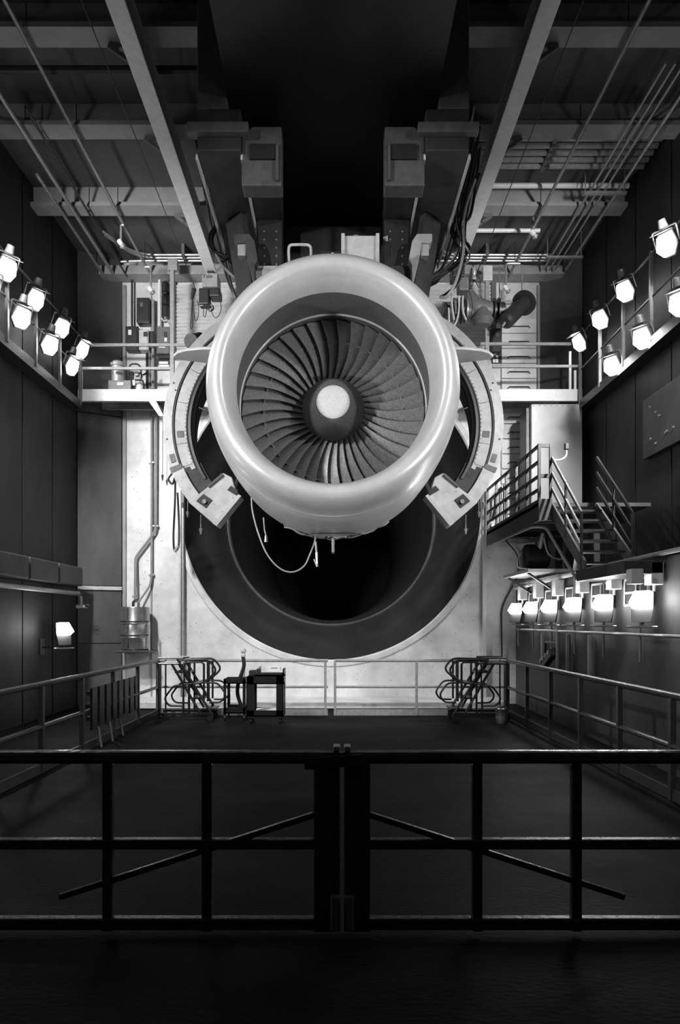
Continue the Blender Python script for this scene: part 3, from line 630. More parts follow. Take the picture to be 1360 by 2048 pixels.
# ------------------------------------------------------------------ equipment on the left wall above the catwalk
def ebox(px0, py0, px1, py1, mt, label, cat='electrical box', depth=0.22, extra=None, y=YB-0.03):
    a, b = P(px0, py0, y-depth), P(px1, py1, y-depth)
    t = thing('electrical_box', label, cat, ((a.x+b.x)/2, y, b.z), 'electrical boxes')
    MB().box(a.x, b.x, y-depth, y, b.z, a.z).build('case', mt, t, 0, bevel=0.012)
    d = MB().box(a.x+0.025, b.x-0.025, y-depth-0.015, y-depth, b.z+0.03, a.z-0.03).build('door', mt, t, 0, bevel=0.005)
    for (u0, v0, u1, v1, m2) in extra or ():
        p, q = P(u0, v0, y-depth-0.02), P(u1, v1, y-depth-0.02)
        MB().box(p.x, q.x, y-depth-0.03, y-depth-0.014, q.z, p.z).build('label_plate', m2, d, 0)
    return t
ebox(273, 595, 299, 645, 'box_dark', 'tall black electrical cabinet high on the left wall', extra=((280, 605, 286, 613, 'box_mid'),))
ebox(250.5, 652, 276, 699, 'box_dark', 'black switch box with small pale label on the left wall', extra=((256.5, 660, 263, 670, 'paper'),))
ebox(277.5, 659, 297, 699, 'box_lt', 'light grey switch box with a dark window on the left wall', extra=((287, 664, 295, 673, 'box_dark'),))
ebox(298, 662, 309, 696, 'box_dark', 'narrow dark box squeezed beside the light grey switch box', depth=0.15)
ebox(313, 653, 341, 711, 'box_mid', 'mid grey breaker cabinet with pale labels on the left wall', extra=((329, 676, 334, 683, 'paper'), (318, 692, 331, 695.5, 'paper'), (328, 664, 334, 674, 'box_dark')))
t = thing('pipe_regulator', 'black cluster of regulators above the breaker cabinet', 'regulator', P(331, 640, 15))
for k, (u, v, r_) in enumerate(((331, 575, 0.09), (332, 600, 0.10), (331, 622, 0.085))):
    c = P(u, v, 14.95); MB().vlathe([(c.z-0.13, 0.03), (c.z-0.12, r_), (c.z+0.08, r_), (c.z+0.13, 0.04)], c.x, c.y, 16).build('regulator_bowl', 'box_dark', t)
MB().tube([P(331, 560, 14.95), P(331, 645, 14.95)], 0.03, 8).build('riser', 'galv', t)
MB().tube(spline([P(322, 635, 14.93), P(328, 642, 14.9), P(334, 640, 14.9)]), 0.015, 6).build('drain_hose', 'cable_lt', t)
def sign(px0, py0, px1, py1, label, rows):
    y = YB-0.02; a, b = P(px0, py0, y), P(px1, py1, y)
    t = thing('wall_sign', label, 'sign', ((a.x+b.x)/2, y, b.z))
    MB().box(a.x, b.x, y-0.03, y, b.z, a.z).build('board', 'ink', t, 0)
    for u0, v0, u1, v1 in rows:
        p, q = P(u0, v0, y-0.035), P(u1, v1, y-0.035); MB().box(p.x, q.x, y-0.036, y-0.03, q.z, p.z).build('print_line', 'paper', t, 0)
sign(315, 720, 340, 741, 'small black framed sign with two pale text panels above the left catwalk', ((318, 723, 336, 728), (317, 729.5, 338, 736)))
sign(984, 708, 1003, 727, 'small black sign with pale print beside the right cowl door', ((986, 711, 996, 716), (986, 718, 990.5, 725), (991.5, 718, 996.5, 725)))
ebox(983, 656, 1004, 702, 'box_dark', 'black electrical box beside the panelled door on the right', extra=((991, 664, 997, 672, 'box_mid'),))
# things standing on the left catwalk
t = thing('tool_chest', 'low dark chest under the shiny pot on the left catwalk', 'box', P(240, 779, 14.62))
a, b = P(216, 760, 14.5), P(262, 779, 14.5)
MB().box(a.x, b.x, 14.5, 14.85, ZD-0.01, a.z).build('case', 'box_mid', t, 0, bevel=0.012)
p = P(241, 768, 14.49); MB().box(p.x-0.07, p.x+0.07, 14.48, 14.5, p.z-0.03, p.z+0.03).build('latch_plate', 'galv', t, 0)
t = thing('steel_pot', 'shiny steel pot with domed lid on the dark chest', 'pot', P(235, 760, 14.65))
c = P(235.5, 760, 14.67); z0 = a.z
MB().vlathe([(z0, 0.0), (z0, 0.125), (z0+0.34, 0.13), (z0+0.345, 0.145)], c.x, c.y, 32).build('body', 'pot', t)
MB().vlathe([(z0+0.345, 0.152), (z0+0.41, 0.152), (z0+0.44, 0.13), (z0+0.46, 0.0)], c.x, c.y, 32).build('lid', 'pot', t)
MB().tube(arc((c.x-0.06, c.y-0.14, z0+0.39), 0.03, 0, 180, 8), 0.008, 6).build('lid_clip', 'box_dark', t)
t = thing('filter_unit', 'small pump and filter with black pipes on the left catwalk', 'pump', P(275, 779, 14.6))
c = P(280, 778, 14.6); MB().vlathe([(ZD-0.01, 0), (ZD-0.01, 0.075), (ZD+0.17, 0.08), (ZD+0.2, 0.05), (ZD+0.22, 0.0)], c.x, c.y, 24).build('filter_bowl', 'box_lt', t)
c2 = P(274, 748, 14.6); MB().cyl(c2+Vector((0, 0.06, 0)), c2+Vector((0, -0.06, 0)), 0.05, 0.05, 16).build('gauge', 'box_lt', t)
for pts in ([(266, 778), (266, 746), (283, 746), (283, 757)], [(258, 776), (258, 736), (262, 728), (276, 728), (282, 735), (282, 745)], [(270, 760), (286, 760), (288, 778)], [(286, 750), (293, 746), (297, 738)]):
    MB().tube(rounded([P(u, v, 14.6) for u, v in pts], 0.05), 0.018, 8).build('pipe', 'black_metal', t)
c3 = P(268, 766, 14.55); MB().vlathe([(c3.z-0.06, 0.0), (c3.z-0.05, 0.03), (c3.z+0.05, 0.035), (c3.z+0.06, 0)], c3.x, c3.y, 12).build('drain_bulb', 'paper', t)
# conduits on the left wall
def pipe(name, pts, r, mt, label, cat='pipe', group=None, n_=8, rd=0.08, clips=()):
    t = thing(name, label, cat, pts[-1], group)
    MB().tube(rounded(pts, rd), r, n_).build('run', mt, t)
    for c in clips: MB().box(c[0]-0.06, c[0]+0.06, c[1]-0.03, c[1]+0.05, c[2]-0.02, c[2]+0.02).build('clip', 'galv', t, 0, bevel=0.005)
    return t
for i, px in enumerate((293.5, 299, 305.5)):
    pipe('conduit', [P(px, 694, 15.16), P(px, 779, 15.16)], 0.022, ('box_dark', 'galv', 'box_dark')[i], '%s short conduit below the switch boxes on the left wall' % ('leftmost', 'middle', 'rightmost')[i], 'conduit', 'conduits below the switch boxes')
pipe('conduit', [P(264, 560, 15.05), P(264, 652, 15.05)], 0.022, 'box_dark', 'conduit rising from the black switch box to the ceiling', 'conduit')
pipe('conduit', [P(319, 545, 15.05), P(319, 652, 15.05)], 0.03, 'rail_white', 'pale conduit rising from the breaker cabinet to the header', 'conduit')
pipe('conduit', [P(306, 600, 15.06), P(306, 778, 15.06)], 0.035, 'rail_grey', 'thick grey vertical pipe between the switch boxes', 'pipe')
pipe('drain_pipe', [P(312, 815, 15.1), P(311, 1062, 15.1), P(271, 1115, 15.1), P(270, 1205, 15.0)], 0.03, 'galv', 'pale pipe stepping left down to the steel keg', 'pipe', clips=[P(311, 1052, 15.12), P(270, 1193, 15.08)])
pipe('drain_pipe', [P(303, 815, 15.12), P(303, 1150, 15.12), P(301, 1170, 15.1), P(276, 1206, 15.0)], 0.024, 'galv', 'thin pipe curving down the left wall into the steel keg', 'pipe', clips=[P(303, 1150, 15.14), P(303, 925, 15.14)], rd=0.3)
# steel keg on a wall bracket
t = thing('steel_keg', 'shiny banded steel keg hung on the left of the back wall', 'keg', P(271, 1300, 14.75))
c = P(271, 1300, 14.78); R0 = 0.30; H0 = 0.93
prof = [(0, 0.0), (0, R0*0.86), (0.03, R0*0.95)]
for zz in (0.30, 0.60): prof += [(zz-0.05, R0), (zz-0.025, R0*1.05), (zz, R0*1.0), (zz+0.02, R0*1.04), (zz+0.045, R0)]
prof += [(H0-0.02, R0), (H0, R0*0.98), (H0, 0.0)]
MB().vlathe([(c.z+z, r_) for z, r_ in prof], c.x, c.y, 48).build('shell', 'steel', t, 30)
for zz in (0.325, 0.62): MB().vlathe([(c.z+zz-0.012, R0*1.045), (c.z+zz+0.012, R0*1.045)], c.x, c.y, 48).build('band', 'box_dark', t)
MB().box(c.x-0.10, c.x-0.07, c.y-R0*1.03, c.y-R0*0.9, c.z+0.08, c.z+0.9).build('sight_strip', 'box_dark', t, 0)
MB().box(c.x-0.36, c.x+0.36, c.y-0.28, YB-0.01, c.z-0.05, c.z-0.005).build('shelf_bracket', 'box_dark', t, 0, bevel=0.008)
MB().bar((c.x+0.33, c.y-0.1, c.z-0.02), (c.x+0.33, c.y-0.1, c.z+0.62), 0.03, 0.03).build('upright', 'galv', t, 0)
MB().tube(rounded([(c.x-0.05, c.y, c.z+H0), (c.x-0.05, c.y, c.z+H0+0.12), (c.x+0.05, c.y, c.z+H0+0.16)], 0.05), 0.03, 8).build('inlet_elbow', 'box_dark', t)
# hoses on the wall
h = spline([P(346, 945, 14.2), P(337, 958, 14.2), P(345, 968, 14.2), P(350, 955, 14.2), P(350, 1000, 14.3), P(347, 1070, 14.4), P(349, 1100, 14.4), P(357, 1092, 14.4), P(358, 1050, 14.4), P(355, 985, 14.3)])
t = thing('looped_hose', 'black hose hanging in a long loop beside the left cowl door', 'hose', P(352, 1105, 14.4))
MB().tube([P(348, 948, 14.2), (P(348, 0, 14.2).x, YB, P(0, 948, 14.2).z+0.02)], 0.012, 6).build('wall_hook', 'galv', t); MB().tube(h, 0.022, 8).build('hose', 'rubber', t); MB().cyl(P(349, 1104, 14.4), P(357, 1092, 14.4), 0.035, 0.035, 10).build('coupling', 'galv', t)
t = thing('plumb_cord', 'thin cord with a small weight hanging left of the cowl door', 'cord', P(325, 960, 14.99))
MB().tube([P(326, 805, 14.99), P(325, 950, 14.99)], 0.007, 6).build('cord', 'cable', t); MB().cyl(P(325, 950, 14.99), P(325, 961, 14.99), 0.03, 0.012, 8).build('weight', 'box_dark', t)
t = thing('air_outlet', 'dark hose dropping to twin outlets right of the cowl door', 'outlet', P(990, 1060, 15.0))
MB().tube(spline([P(1003, 975, 15.0), P(991, 990, 15.0), P(990, 1015, 15.0), P(984, 1042, 15.0)]), 0.03, 8).build('hose', 'rubber', t)
for u in (985.5, 994.5):
    c = P(u, 1052, 15.02); MB().cyl(c+Vector((0, -0.06, 0)), c+Vector((0, 0.12, 0)), 0.045, 0.045, 14).build('outlet_socket', 'galv', t)
MB().box(P(979, 0, 15).x, P(1001, 0, 15).x, 15.05, 15.17, P(0, 1058, 15).z, P(0, 1046, 15).z).build('back_plate', 'box_mid', t, 0)

# ------------------------------------------------------------------ lower left wall
pipe('wall_pipe', [(-5.38, 5.0, 2.42), (-5.38, 14.35, 2.42)], 0.05, 'galv', 'long pale pipe running along the lower left wall', 'pipe', n_=10)
t = thing('wall_valve', 'small tap with handle at the end of the left wall pipe', 'valve', P(165, 1215, 14.3))
MB().tube(rounded([P(160, 1193, 14.3), P(162, 1198, 14.3), P(162, 1212, 14.3)], 0.04), 0.035, 8).build('valve_body', 'galv', t)
MB().cyl(P(153, 1213, 14.3), P(170, 1213, 14.3), 0.04, 0.035, 10).build('outlet', 'box_lt', t); MB().tube(arc(P(174, 1213, 14.3), 0.04, 0, 330, 10), 0.012, 6).build('handle', 'box_dark', t)
t = thing('wall_duct', 'dark ribbed duct above the pipe on the lower left wall', 'duct', (-5.3, 10, 2.6))
for i in range(6): MB().box(XL+0.002, -5.22, 14.2-i*1.25-1.2, 14.2-i*1.25, 2.56, 2.95).build('duct_section', 'dark_panel', t, 0, bevel=0.03)

# ------------------------------------------------------------------ floor railings
def railing(name, label, pts, posts, mt, toe=True, base=0.0, top=1.07, r=0.024):
    a, b = Vector(pts[0]), Vector(pts[1])
    t = thing(name, label, 'railing', ((a+b)/2).to_tuple(), 'floor railings')
    for z, rr in ((top, r*1.25), (top*0.52, r)): MB().tube([a+Vector((0,0,z)), b+Vector((0,0,z))], rr, 10).build('rail', mt, t)
    for q in posts:
        p = a+(b-a)*q; MB().box(p.x-r, p.x+r, p.y-r, p.y+r, 0, top).build('post', mt, t, 0, bevel=0.004)
    if toe: MB().bar(a+Vector((0,0,0.06)), b+Vector((0,0,0.06)), 0.02, 0.12).build('toe_board', mt, t, 0)
    return t
YR = 13.3
railing('floor_railing', 'pale railing in front of the back wall, left of the middle posts', ((-3.39, YR, 0), (-0.12, YR, 0)), (0, 0.5, 0.985), 'rail_grey')
railing('floor_railing', 'pale railing in front of the back wall, right of the middle posts', ((0.02, YR, 0), (3.33, YR, 0)), (0.0, 0.48, 1), 'rail_grey')
pl_ = [i*1.25/8.75 for i in range(8)]
railing('floor_railing', 'long railing running toward the camera along the left of the floor', ((-3.42, 13.24, 0), (-3.62, 4.5, 0)), pl_, 'rail_dark', r=0.03)
railing('floor_railing', 'long railing running toward the camera along the right of the floor', ((3.36, 13.2, 0), (3.5, 4.5, 0)), pl_, 'rail_dark', r=0.03)
t = thing('slatted_rack', 'dark slatted rack hung on the left railing', 'rack', (-3.42, 10.8, 0.3))
for i in range(8):
    y = 9.7+i*0.3; MB().box(-3.47, -3.43, y, y+0.2, 0.28+0.03*(i % 2), 0.88).build('slat', 'box_dark', t, 0)
for z in (0.42, 0.78): MB().box(-3.50, -3.47, 9.65, 12.05, z, z+0.06).build('cross_slat', 'box_dark', t, 0)
for i in range(3): MB().bar((-3.42, 9.9+i*0.5, 0.3), (-3.34, 9.8+i*0.5, 0.02), 0.03, 0.03).build('leg', 'box_mid', t, 0)

# ------------------------------------------------------------------ double gate in the foreground
YG = 4.0
def gate(s, label):
    t = thing('gate_leaf', label, 'gate', (s*1.7, YG, 0), 'foreground gate leaves')
    xc = 0.047; X = lambda v: xc+s*v
    k = 0.0029325
    MB().box(X(0.0), X(3.4), YG-0.04, YG+0.04, 1.0, 1.075).build('top_rail', 'gate_lit', t, 0, bevel=0.02)
    MB().box(X(0.012), X(0.165), YG-0.03, YG+0.03, 0.02, 1.0).build('meeting_post', 'gate', t, 0, bevel=0.01)
    for v in (0.79, 1.37, 2.2, 3.0): MB().box(X(v-0.03), X(v+0.03), YG-0.025, YG+0.025, 0.02, 1.0).build('post', 'gate', t, 0, bevel=0.008)
    MB().box(X(0.165), X(3.4), YG-0.03, YG+0.03, 0.50, 0.56).build('mid_rail', 'gate', t, 0, bevel=0.01)
    MB().box(X(0.1), X(3.4), YG-0.03, YG+0.03, 0.03, 0.10).build('bottom_rail', 'gate', t, 0, bevel=0.01)
    MB().bar((X(0.165), YG-0.01, 0.70), (X(1.65), YG-0.01, 0.22), 0.035, 0.035).build('brace', 'gate', t, 0, bevel=0.006)
    MB().box(X(0.012 if s > 0 else 0.012), X(0.05), YG-0.05, YG+0.05, 1.075, 1.105).build('stop_lug', 'edge', t, 0, bevel=0.005)
    MB().cyl((X(0.04), YG-0.05, 0.05), (X(0.04), YG-0.05, 0.24), 0.03, 0.03, 10).build('drop_bolt', 'galv', t)
    return t
g1 = gate(-1, 'left leaf of the dark foreground gate with the latch bar'); gate(1, 'right leaf of the dark foreground gate')
MB().bar((-0.172, YG-0.052, 1.005), (0.175, YG-0.052, 1.03), 0.012, 0.068).build('latch_bar', 'gate', g1, 0, bevel=0.004)
MB().cyl((-0.14, YG-0.075, 1.008), (-0.14, YG-0.05, 1.008), 0.018, 0.018, 12).build('latch_bolt', 'gate', g1)

# ------------------------------------------------------------------ rolling step ladders, carts and drum by the back railing
def ladder(mirror, label):
    d0 = 12.55; d1 = 13.05
    def Q(u, v, d): 
        px, py = 280+u/3.238, 1270+v/3.238
        if mirror: px = 1331-px
        s_ = 12.8/F; return Vector(((px-VX)*s_, d, CZ+(VY-py)*s_))
    zf = Q(0, 545, 0).z
    t = thing('rolling_ladder', label, 'step ladder', Q(340, 530, 12.8), 'rolling step ladders')
    for d in (d0, d1):
        MB().tube([Q(225, 180, d), Q(410, 500, d)], 0.024, 8).build('stringer', 'black_metal', t)
        MB().tube([Q(262, 150, d), Q(480, 500, d)], 0.024, 8).build('stringer', 'black_metal', t)
        for u, v0 in ((300, 310), (335, 175), (430, 180), (455, 170)): MB().tube([Q(u, v0, d), Q(u, 500 if u < 400 else 420, d)], 0.02, 8).build('upright', 'black_metal', t)
        MB().tube(rounded([Q(262, 160, d), Q(460, 155, d), Q(515, 225, d), Q(430, 302, d), Q(300, 312, d)], 0.10), 0.02, 8).build('hand_rail', 'black_metal', t)
        MB().tube(rounded([Q(305, 300, d), Q(305, 190, d), Q(320, 172, d), Q(420, 172, d), Q(432, 190, d), Q(432, 300, d)], 0.06), 0.016, 8).build('guard_loop', 'black_metal', t)
        MB().tube(rounded([Q(300, 318, d), Q(240, 318, d), Q(178, 400, d), Q(205, 448, d), Q(300, 450, d)], 0.08), 0.018, 8).build('stabiliser_loop', 'black_metal', t)
        MB().tube(rounded([Q(430, 300, d), Q(520, 303, d), Q(572, 378, d), Q(540, 426, d), Q(465, 426, d)], 0.08), 0.018, 8).build('stabiliser_loop', 'black_metal', t)
        MB().tube([Q(145, 165, d), Q(145, 178, d), Q(145, 500, d)], 0.016, 6).build('rear_upright', 'black_metal', t)
    def slab(u0, u1, v, th=0.03):
        a, b = Q(u0, v, d0), Q(u1, v, d0); MB().box(a.x, b.x, d0, d1, a.z-th, a.z).build('step', 'black_metal', t, 0)
    slab(245, 335, 230); slab(345, 400, 300); slab(360, 432, 395); slab(415, 500, 465)
    a, b = Q(140, 146, d0), Q(300, 152, d0)
    for z in (a.z, a.z-0.10): MB().tube([(a.x, d0, z), (b.x, d0, z)], 0.02, 6).tube([(a.x, d1, z), (b.x, d1, z)], 0.02, 6).build('platform_edge', 'black_metal', t)
    MB().box(a.x, b.x, d0, d1, a.z-0.12, a.z-0.10).build('platform', 'black_metal', t, 0)
    MB().bar(Q(130, 500, d0), Q(490, 500, d0), 0.04, 0.04).bar(Q(130, 500, d1), Q(490, 500, d1), 0.04, 0.04).build('base_frame', 'black_metal', t, 0)
    for u in (140, 470):
        for d in (d0, d1):
            c = Q(u, 520, d); MB().cyl((c.x, c.y-0.015, 0.06), (c.x, c.y+0.015, 0.06), 0.06, 0.06, 16).cyl((c.x, c.y, 0.1), (c.x, c.y, Q(u, 500, d).z), 0.015, 0.015, 6).build('caster', 'rubber', t)
    return t
ladder(False, 'black rolling step ladder standing left by the back railing')
ladder(True, 'black rolling step ladder standing right by the back railing')
def cart(px0, px1, py, d, dep, legw, label, thick):
    s_ = d/F; x0, x1 = (px0-VX)*s_, (px1-VX)*s_; zt = CZ+(VY-py)*s_
    t = thing('tool_cart', label, 'cart', ((x0+x1)/2, d, 0), 'tool carts')
    MB().box(x0, x1, d, d+dep, zt-thick, zt-thick+0.02).box(x0, x1, d, d+0.02, zt-thick, zt).box(x0, x1, d+dep-0.02, d+dep, zt-thick, zt).box(x0, x0+0.02, d, d+dep, zt-thick, zt).box(x1-0.02, x1, d, d+dep, zt-thick, zt).build('top_tray', 'black_metal', t, 0)
    MB().box(x0, x1, d, d+dep, 0.13, 0.15).box(x0, x1, d, d+0.02, 0.13, 0.24).box(x0, x1, d+dep-0.02, d+dep, 0.13, 0.24).build('bottom_tray', 'black_metal', t, 0)
    for x in (x0, x1):
        for y in (d, d+dep):
            xi = x+(legw if x == x0 else -legw); yi = y+(legw if y == d else -legw)
            MB().box(x, xi, y, y+(0.012 if y == d else -0.012), 0.1, zt).box(x, x+(0.012 if x == x0 else -0.012), y, yi, 0.1, zt).build('leg', 'black_metal', t, 0)
            xc = (x+xi)/2; yc = (y+yi)/2
            MB().cyl((xc-0.012, yc, 0.05), (xc+0.012, yc, 0.05), 0.05, 0.05, 14).box(xc-0.02, xc+0.02, yc-0.02, yc+0.02, 0.05, 0.12).build('caster', 'rubber', t)
    return t, x0, x1, zt
t, x0, x1, zt = cart(493, 567, 1353, 12.2, 0.5, 0.13, 'larger black tool cart with a tray of things on top', 0.14)
b_ = thing('parts_tray', 'dark shallow tray on the larger tool cart', 'tray', (x0+0.4, 12.4, zt))
MB().box(x0+0.14, x1+0.01, 12.24, 12.6, zt, zt+0.03).box(x0+0.14, x1+0.01, 12.24, 12.26, zt, zt+0.07).box(x1-0.02, x1+0.01, 12.24, 12.6, zt, zt+0.13).build('pan', 'box_dark', b_, 0)
b_ = thing('bench_vise', 'small black vise on the left end of the larger cart', 'vise', (x0+0.15, 12.4, zt))
MB().box(x0+0.03, x0+0.15, 12.3, 12.5, zt, zt+0.10).build('base', 'box_dark', b_, 0, bevel=0.01)
MB().box(x0+0.17, x0+0.24, 12.3, 12.45, zt, zt+0.13).build('jaw', 'box_dark', b_, 0, bevel=0.01)
MB().bar((x0+0.16, 12.38, zt+0.10), (x0+0.24, 12.38, zt+0.17), 0.05, 0.04).build('slide', 'galv', b_, 0, bevel=0.006)
b_ = thing('paper_sleeve', 'white printed box lying on the larger cart', 'box', (x1-0.2, 12.35, zt+0.07))
MB().add([(x0+0.36, 12.28, zt+0.085), (x1-0.06, 12.28, zt+0.10), (x1-0.07, 12.28, zt+0.17), (x0+0.36, 12.28, zt+0.165), (x0+0.36, 12.45, zt+0.085), (x1-0.06, 12.45, zt+0.10), (x1-0.07, 12.45, zt+0.17), (x0+0.36, 12.45, zt+0.165)],
         [(0,1,2,3),(7,6,5,4),(0,4,5,1),(3,2,6,7),(0,3,7,4),(1,5,6,2)]).build('carton', 'paper', b_, 0)
MB().box(x0+0.43, x0+0.55, 12.277, 12.281, zt+0.142, zt+0.152).build('print_line', 'box_mid', b_, 0)
tag(MB().add([(x0+0.14, 12.25, 0.16), (x1-0.10, 12.25, 0.16), (x1-0.10, 12.6, 0.27), (x0+0.14, 12.6, 0.22), (x0+0.14, 12.25, 0.17), (x1-0.10, 12.25, 0.17), (x1-0.10, 12.6, 0.28), (x0+0.14, 12.6, 0.23)],
         [(0,3,2,1),(4,5,6,7),(0,1,5,4),(1,2,6,5),(2,3,7,6),(3,0,4,7)]).build('paper_sheet', 'paper', None, 0), 'white sheets lying on the lower tray of the larger cart', 'paper')
t, x0, x1, zt = cart(447, 491, 1358, 12.6, 0.5, 0.05, 'smaller black tool cart holding an upright hose', 0.09)
t = thing('upright_hose', 'thick black hose standing upright in the smaller cart with a pale collar', 'hose', P(484, 1420, 12.8))
c = spline([P(486, 1418, 12.8), P(479, 1402, 12.8), P(475, 1385, 12.8), P(477, 1365, 12.8), P(484, 1345, 12.8), P(488, 1330, 12.8), P(486, 1312, 12.8)])
MB().tube(c, 0.036, 12).build('hose', 'rubber', t)
c = P(486.5, 1312, 12.8); MB().vlathe([(c.z-0.02, 0.036), (c.z-0.01, 0.045), (c.z+0.02, 0.045), (c.z+0.025, 0.038), (c.z+0.07, 0.038), (c.z+0.075, 0.05), (c.z+0.11, 0.055), (c.z+0.14, 0.045), (c.z+0.14, 0.0)], c.x, c.y, 20).build('collar', 'box_lt', t)
t = thing('floor_canister', 'small shiny canister on the floor beside the right ladder', 'canister', (3.02, 12.3, 0))
MB().vlathe([(0, 0.0), (0, 0.10), (0.10, 0.11), (0.12, 0.105), (0.24, 0.11), (0.26, 0.115), (0.28, 0.105), (0.28, 0.0)], 3.02, 12.3, 28).build('body', 'steel', t, 30)
MB().vlathe([(0.28, 0.06), (0.31, 0.06), (0.32, 0.0)], 3.02, 12.3, 16).build('lid', 'steel', t)

# ------------------------------------------------------------------ right annex, landing and stairs
AX = 4.05
wa = struct(MB().box(AX, XR+0.03, 6.2, YB-0.002, 0, 2.62).build('wall_annex', 'panel', smooth=0))
k = 0
for y0 in (13.72, 12.62, 11.5, 10.3, 9.1):
    k += 1
    q = sempty('window_%d' % k, (AX, y0, 2.2))
    MB().box(AX-0.015, AX+0.01, y0-0.34, y0+0.34, 2.06, 2.40).build('pane', 'black', q, 0)
    for z in (2.05, 2.22, 2.40): MB().box(AX-0.03, AX-0.001, y0-0.36, y0+0.36, z-0.015, z+0.015).build('window_bar', 'rail_white', q, 0)
    for y in (y0-0.35, y0, y0+0.35): MB().box(AX-0.032, AX-0.002, y-0.015, y+0.015, 2.05, 2.40).build('window_bar', 'rail_white', q, 0)
for i, d in enumerate((14.25, 13.15, 12.0, 10.82, 9.6, 8.4)):
    t = thing('ballast_box', 'white ballast box above the low right floodlight, %s' % ('the one nearest the back wall' if i == 0 else ORD[i]+' from the back wall'), 'box', (3.95, d, 2.3), 'ballast boxes')
    MB().box(3.86, AX-0.035, d-0.1, d+0.1, 2.28, 2.56).build('case', 'rail_white', t, 0, bevel=0.012); MB().cyl((3.94, d, 2.2), (3.94, d, 2.28), 0.02, 0.02, 8).build('drop_pipe', 'galv', t)
    MB().cyl((3.97, d+0.45, 1.3), (3.97, d+0.45, 2.6), 0.018, 0.018, 8).build('side_conduit', 'galv', t)
pipe('wall_pipe', [(3.98, 15.0, 2.55), (3.98, 11.3, 2.62), (3.98, 11.2, 2.9)], 0.035, 'rail_white', 'pale pipe along the top of the low right wall', 'pipe')
pipe('wall_pipe', [(3.96, 15.0, 2.63), (3.96, 7.0, 2.66)], 0.03, 'galv', 'second pipe above the pale one on the low right wall', 'pipe')
pipe('wall_pipe', [(3.9, 14.7, 1.66), (3.9, 7.0, 1.66)], 0.022, 'galv', 'thin bar joining the low right floodlights', 'pipe')
# wall pieces below the lamps
for i, (y0, mt) in enumerate(((13.0, 'box_lt'), (11.6, 'galv'), (10.6, 'box_lt'))):
    pipe('conduit', [(3.98, y0, 0.9), (3.98, y0, 1.62)], 0.045, mt, ('pale riser', 'second riser', 'third riser')[i]+' below the low right floodlights', 'conduit')
t = thing('valve_manifold', 'dark valve manifold on the low right wall above the railing', 'valve', (3.9, 11.9, 1.1))
MB().tube(rounded([(3.9, 12.6, 1.15), (3.9, 12.6, 1.45), (3.9, 11.95, 1.45)], 0.08), 0.02, 8).build('pipe', 'black_metal', t)
MB().cyl((3.9, 11.9, 0.95), (3.9, 11.9, 1.7), 0.035, 0.03, 10).build('riser', 'galv', t)
MB().bar((3.88, 12.7, 1.0), (3.86, 12.0, 1.3), 0.12, 0.18).build('hose_body', 'rubber', t, 0, bevel=0.03)
for i in range(4): MB().cyl((3.80, 12.6-i*0.15, 1.10+i*0.06), (3.86, 12.6-i*0.15, 1.10+i*0.06), 0.045, 0.045, 10).build('port', 'galv', t)
# small mezzanine slab at the stair foot
t = thing('stair_foot_slab', 'dark speckled slab at the foot of the right stairs', 'platform', (3.8, 9.2, 2.41))
MB().box(3.52, AX-0.04, 8.3, 9.95, 2.41, 2.57).build('slab', 'frame', t, 0, bevel=0.01); MB().box(3.55, 3.7, 8.15, 8.3, 2.28, 2.46).build('end_block', 'box_lt', t, 0, bevel=0.01)
# landing
t = thing('stair_landing', 'grey railed landing with stairs coming down toward the camera on the right', 'stairs', (4.1, 12.6, 3.5))
LX0, LX1, LY0, LY1, LZ = 3.35, 5.2, 11.2, 15.0, 3.78
MB().box(LX0, LX1, LY0, LY1, LZ-0.06, LZ).build('deck', 'frame_lt', t, 0)
MB().box(LX0, LX0+0.03, LY0, LY1, LZ-0.3, LZ+0.06).build('side_fascia', 'stair', t, 0, bevel=0.005)
MB().box(LX0, 3.57, LY0-0.03, LY0, LZ-0.3, LZ+0.06).build('front_fascia', 'stair', t, 0, bevel=0.005)
for yy in (12.0, 13.0, 14.0): MB().box(LX0+0.03, LX1, yy, yy+0.06, LZ-0.22, LZ-0.06).build('joist', 'frame_lt', t, 0)
for z in (4.72, 4.46, 4.22, 4.0): MB().box(LX0, LX0+0.035, LY0, LY1, z-0.025, z+0.025).build('rail', 'rail_dark', t, 0)
for y in (11.2, 11.9, 12.6, 13.35, 14.15, 14.95): MB().box(LX0-0.005, LX0+0.04, y-0.025, y+0.025, LZ, 4.74).build('post', 'stair' if y < 11.5 else 'rail_dark', t, 0)
for z in (4.72, 4.22): MB().box(LX0, 3.57, LY0-0.01, LY0+0.03, z-0.03, z+0.03).build('rail', 'stair', t, 0)
MB().box(3.535, 3.575, LY0-0.02, LY0+0.03, LZ, 4.74).build('post', 'stair', t, 0)
sy0, sz0, sy1, sz1 = 11.2, 3.72, 9.86, 2.60
for x in (3.57, 4.3): MB().prismx([(sy0, sz0+0.06), (sy0, sz0-0.22), (sy1+0.02, sz1-0.02), (sy1-0.12, sz1-0.02), (sy1-0.12, sz1+0.10)], x, x+0.035).build('stringer', 'stair', t, 0, bevel=0.004)
for i in range(6):
    q = (i+0.5)/6; y = sy0+(sy1-sy0)*q; z = sz0+(sz1-sz0)*q; MB().box(3.6, 4.3, y-0.13, y+0.1, z-0.03, z).build('tread', 'frame', t, 0)
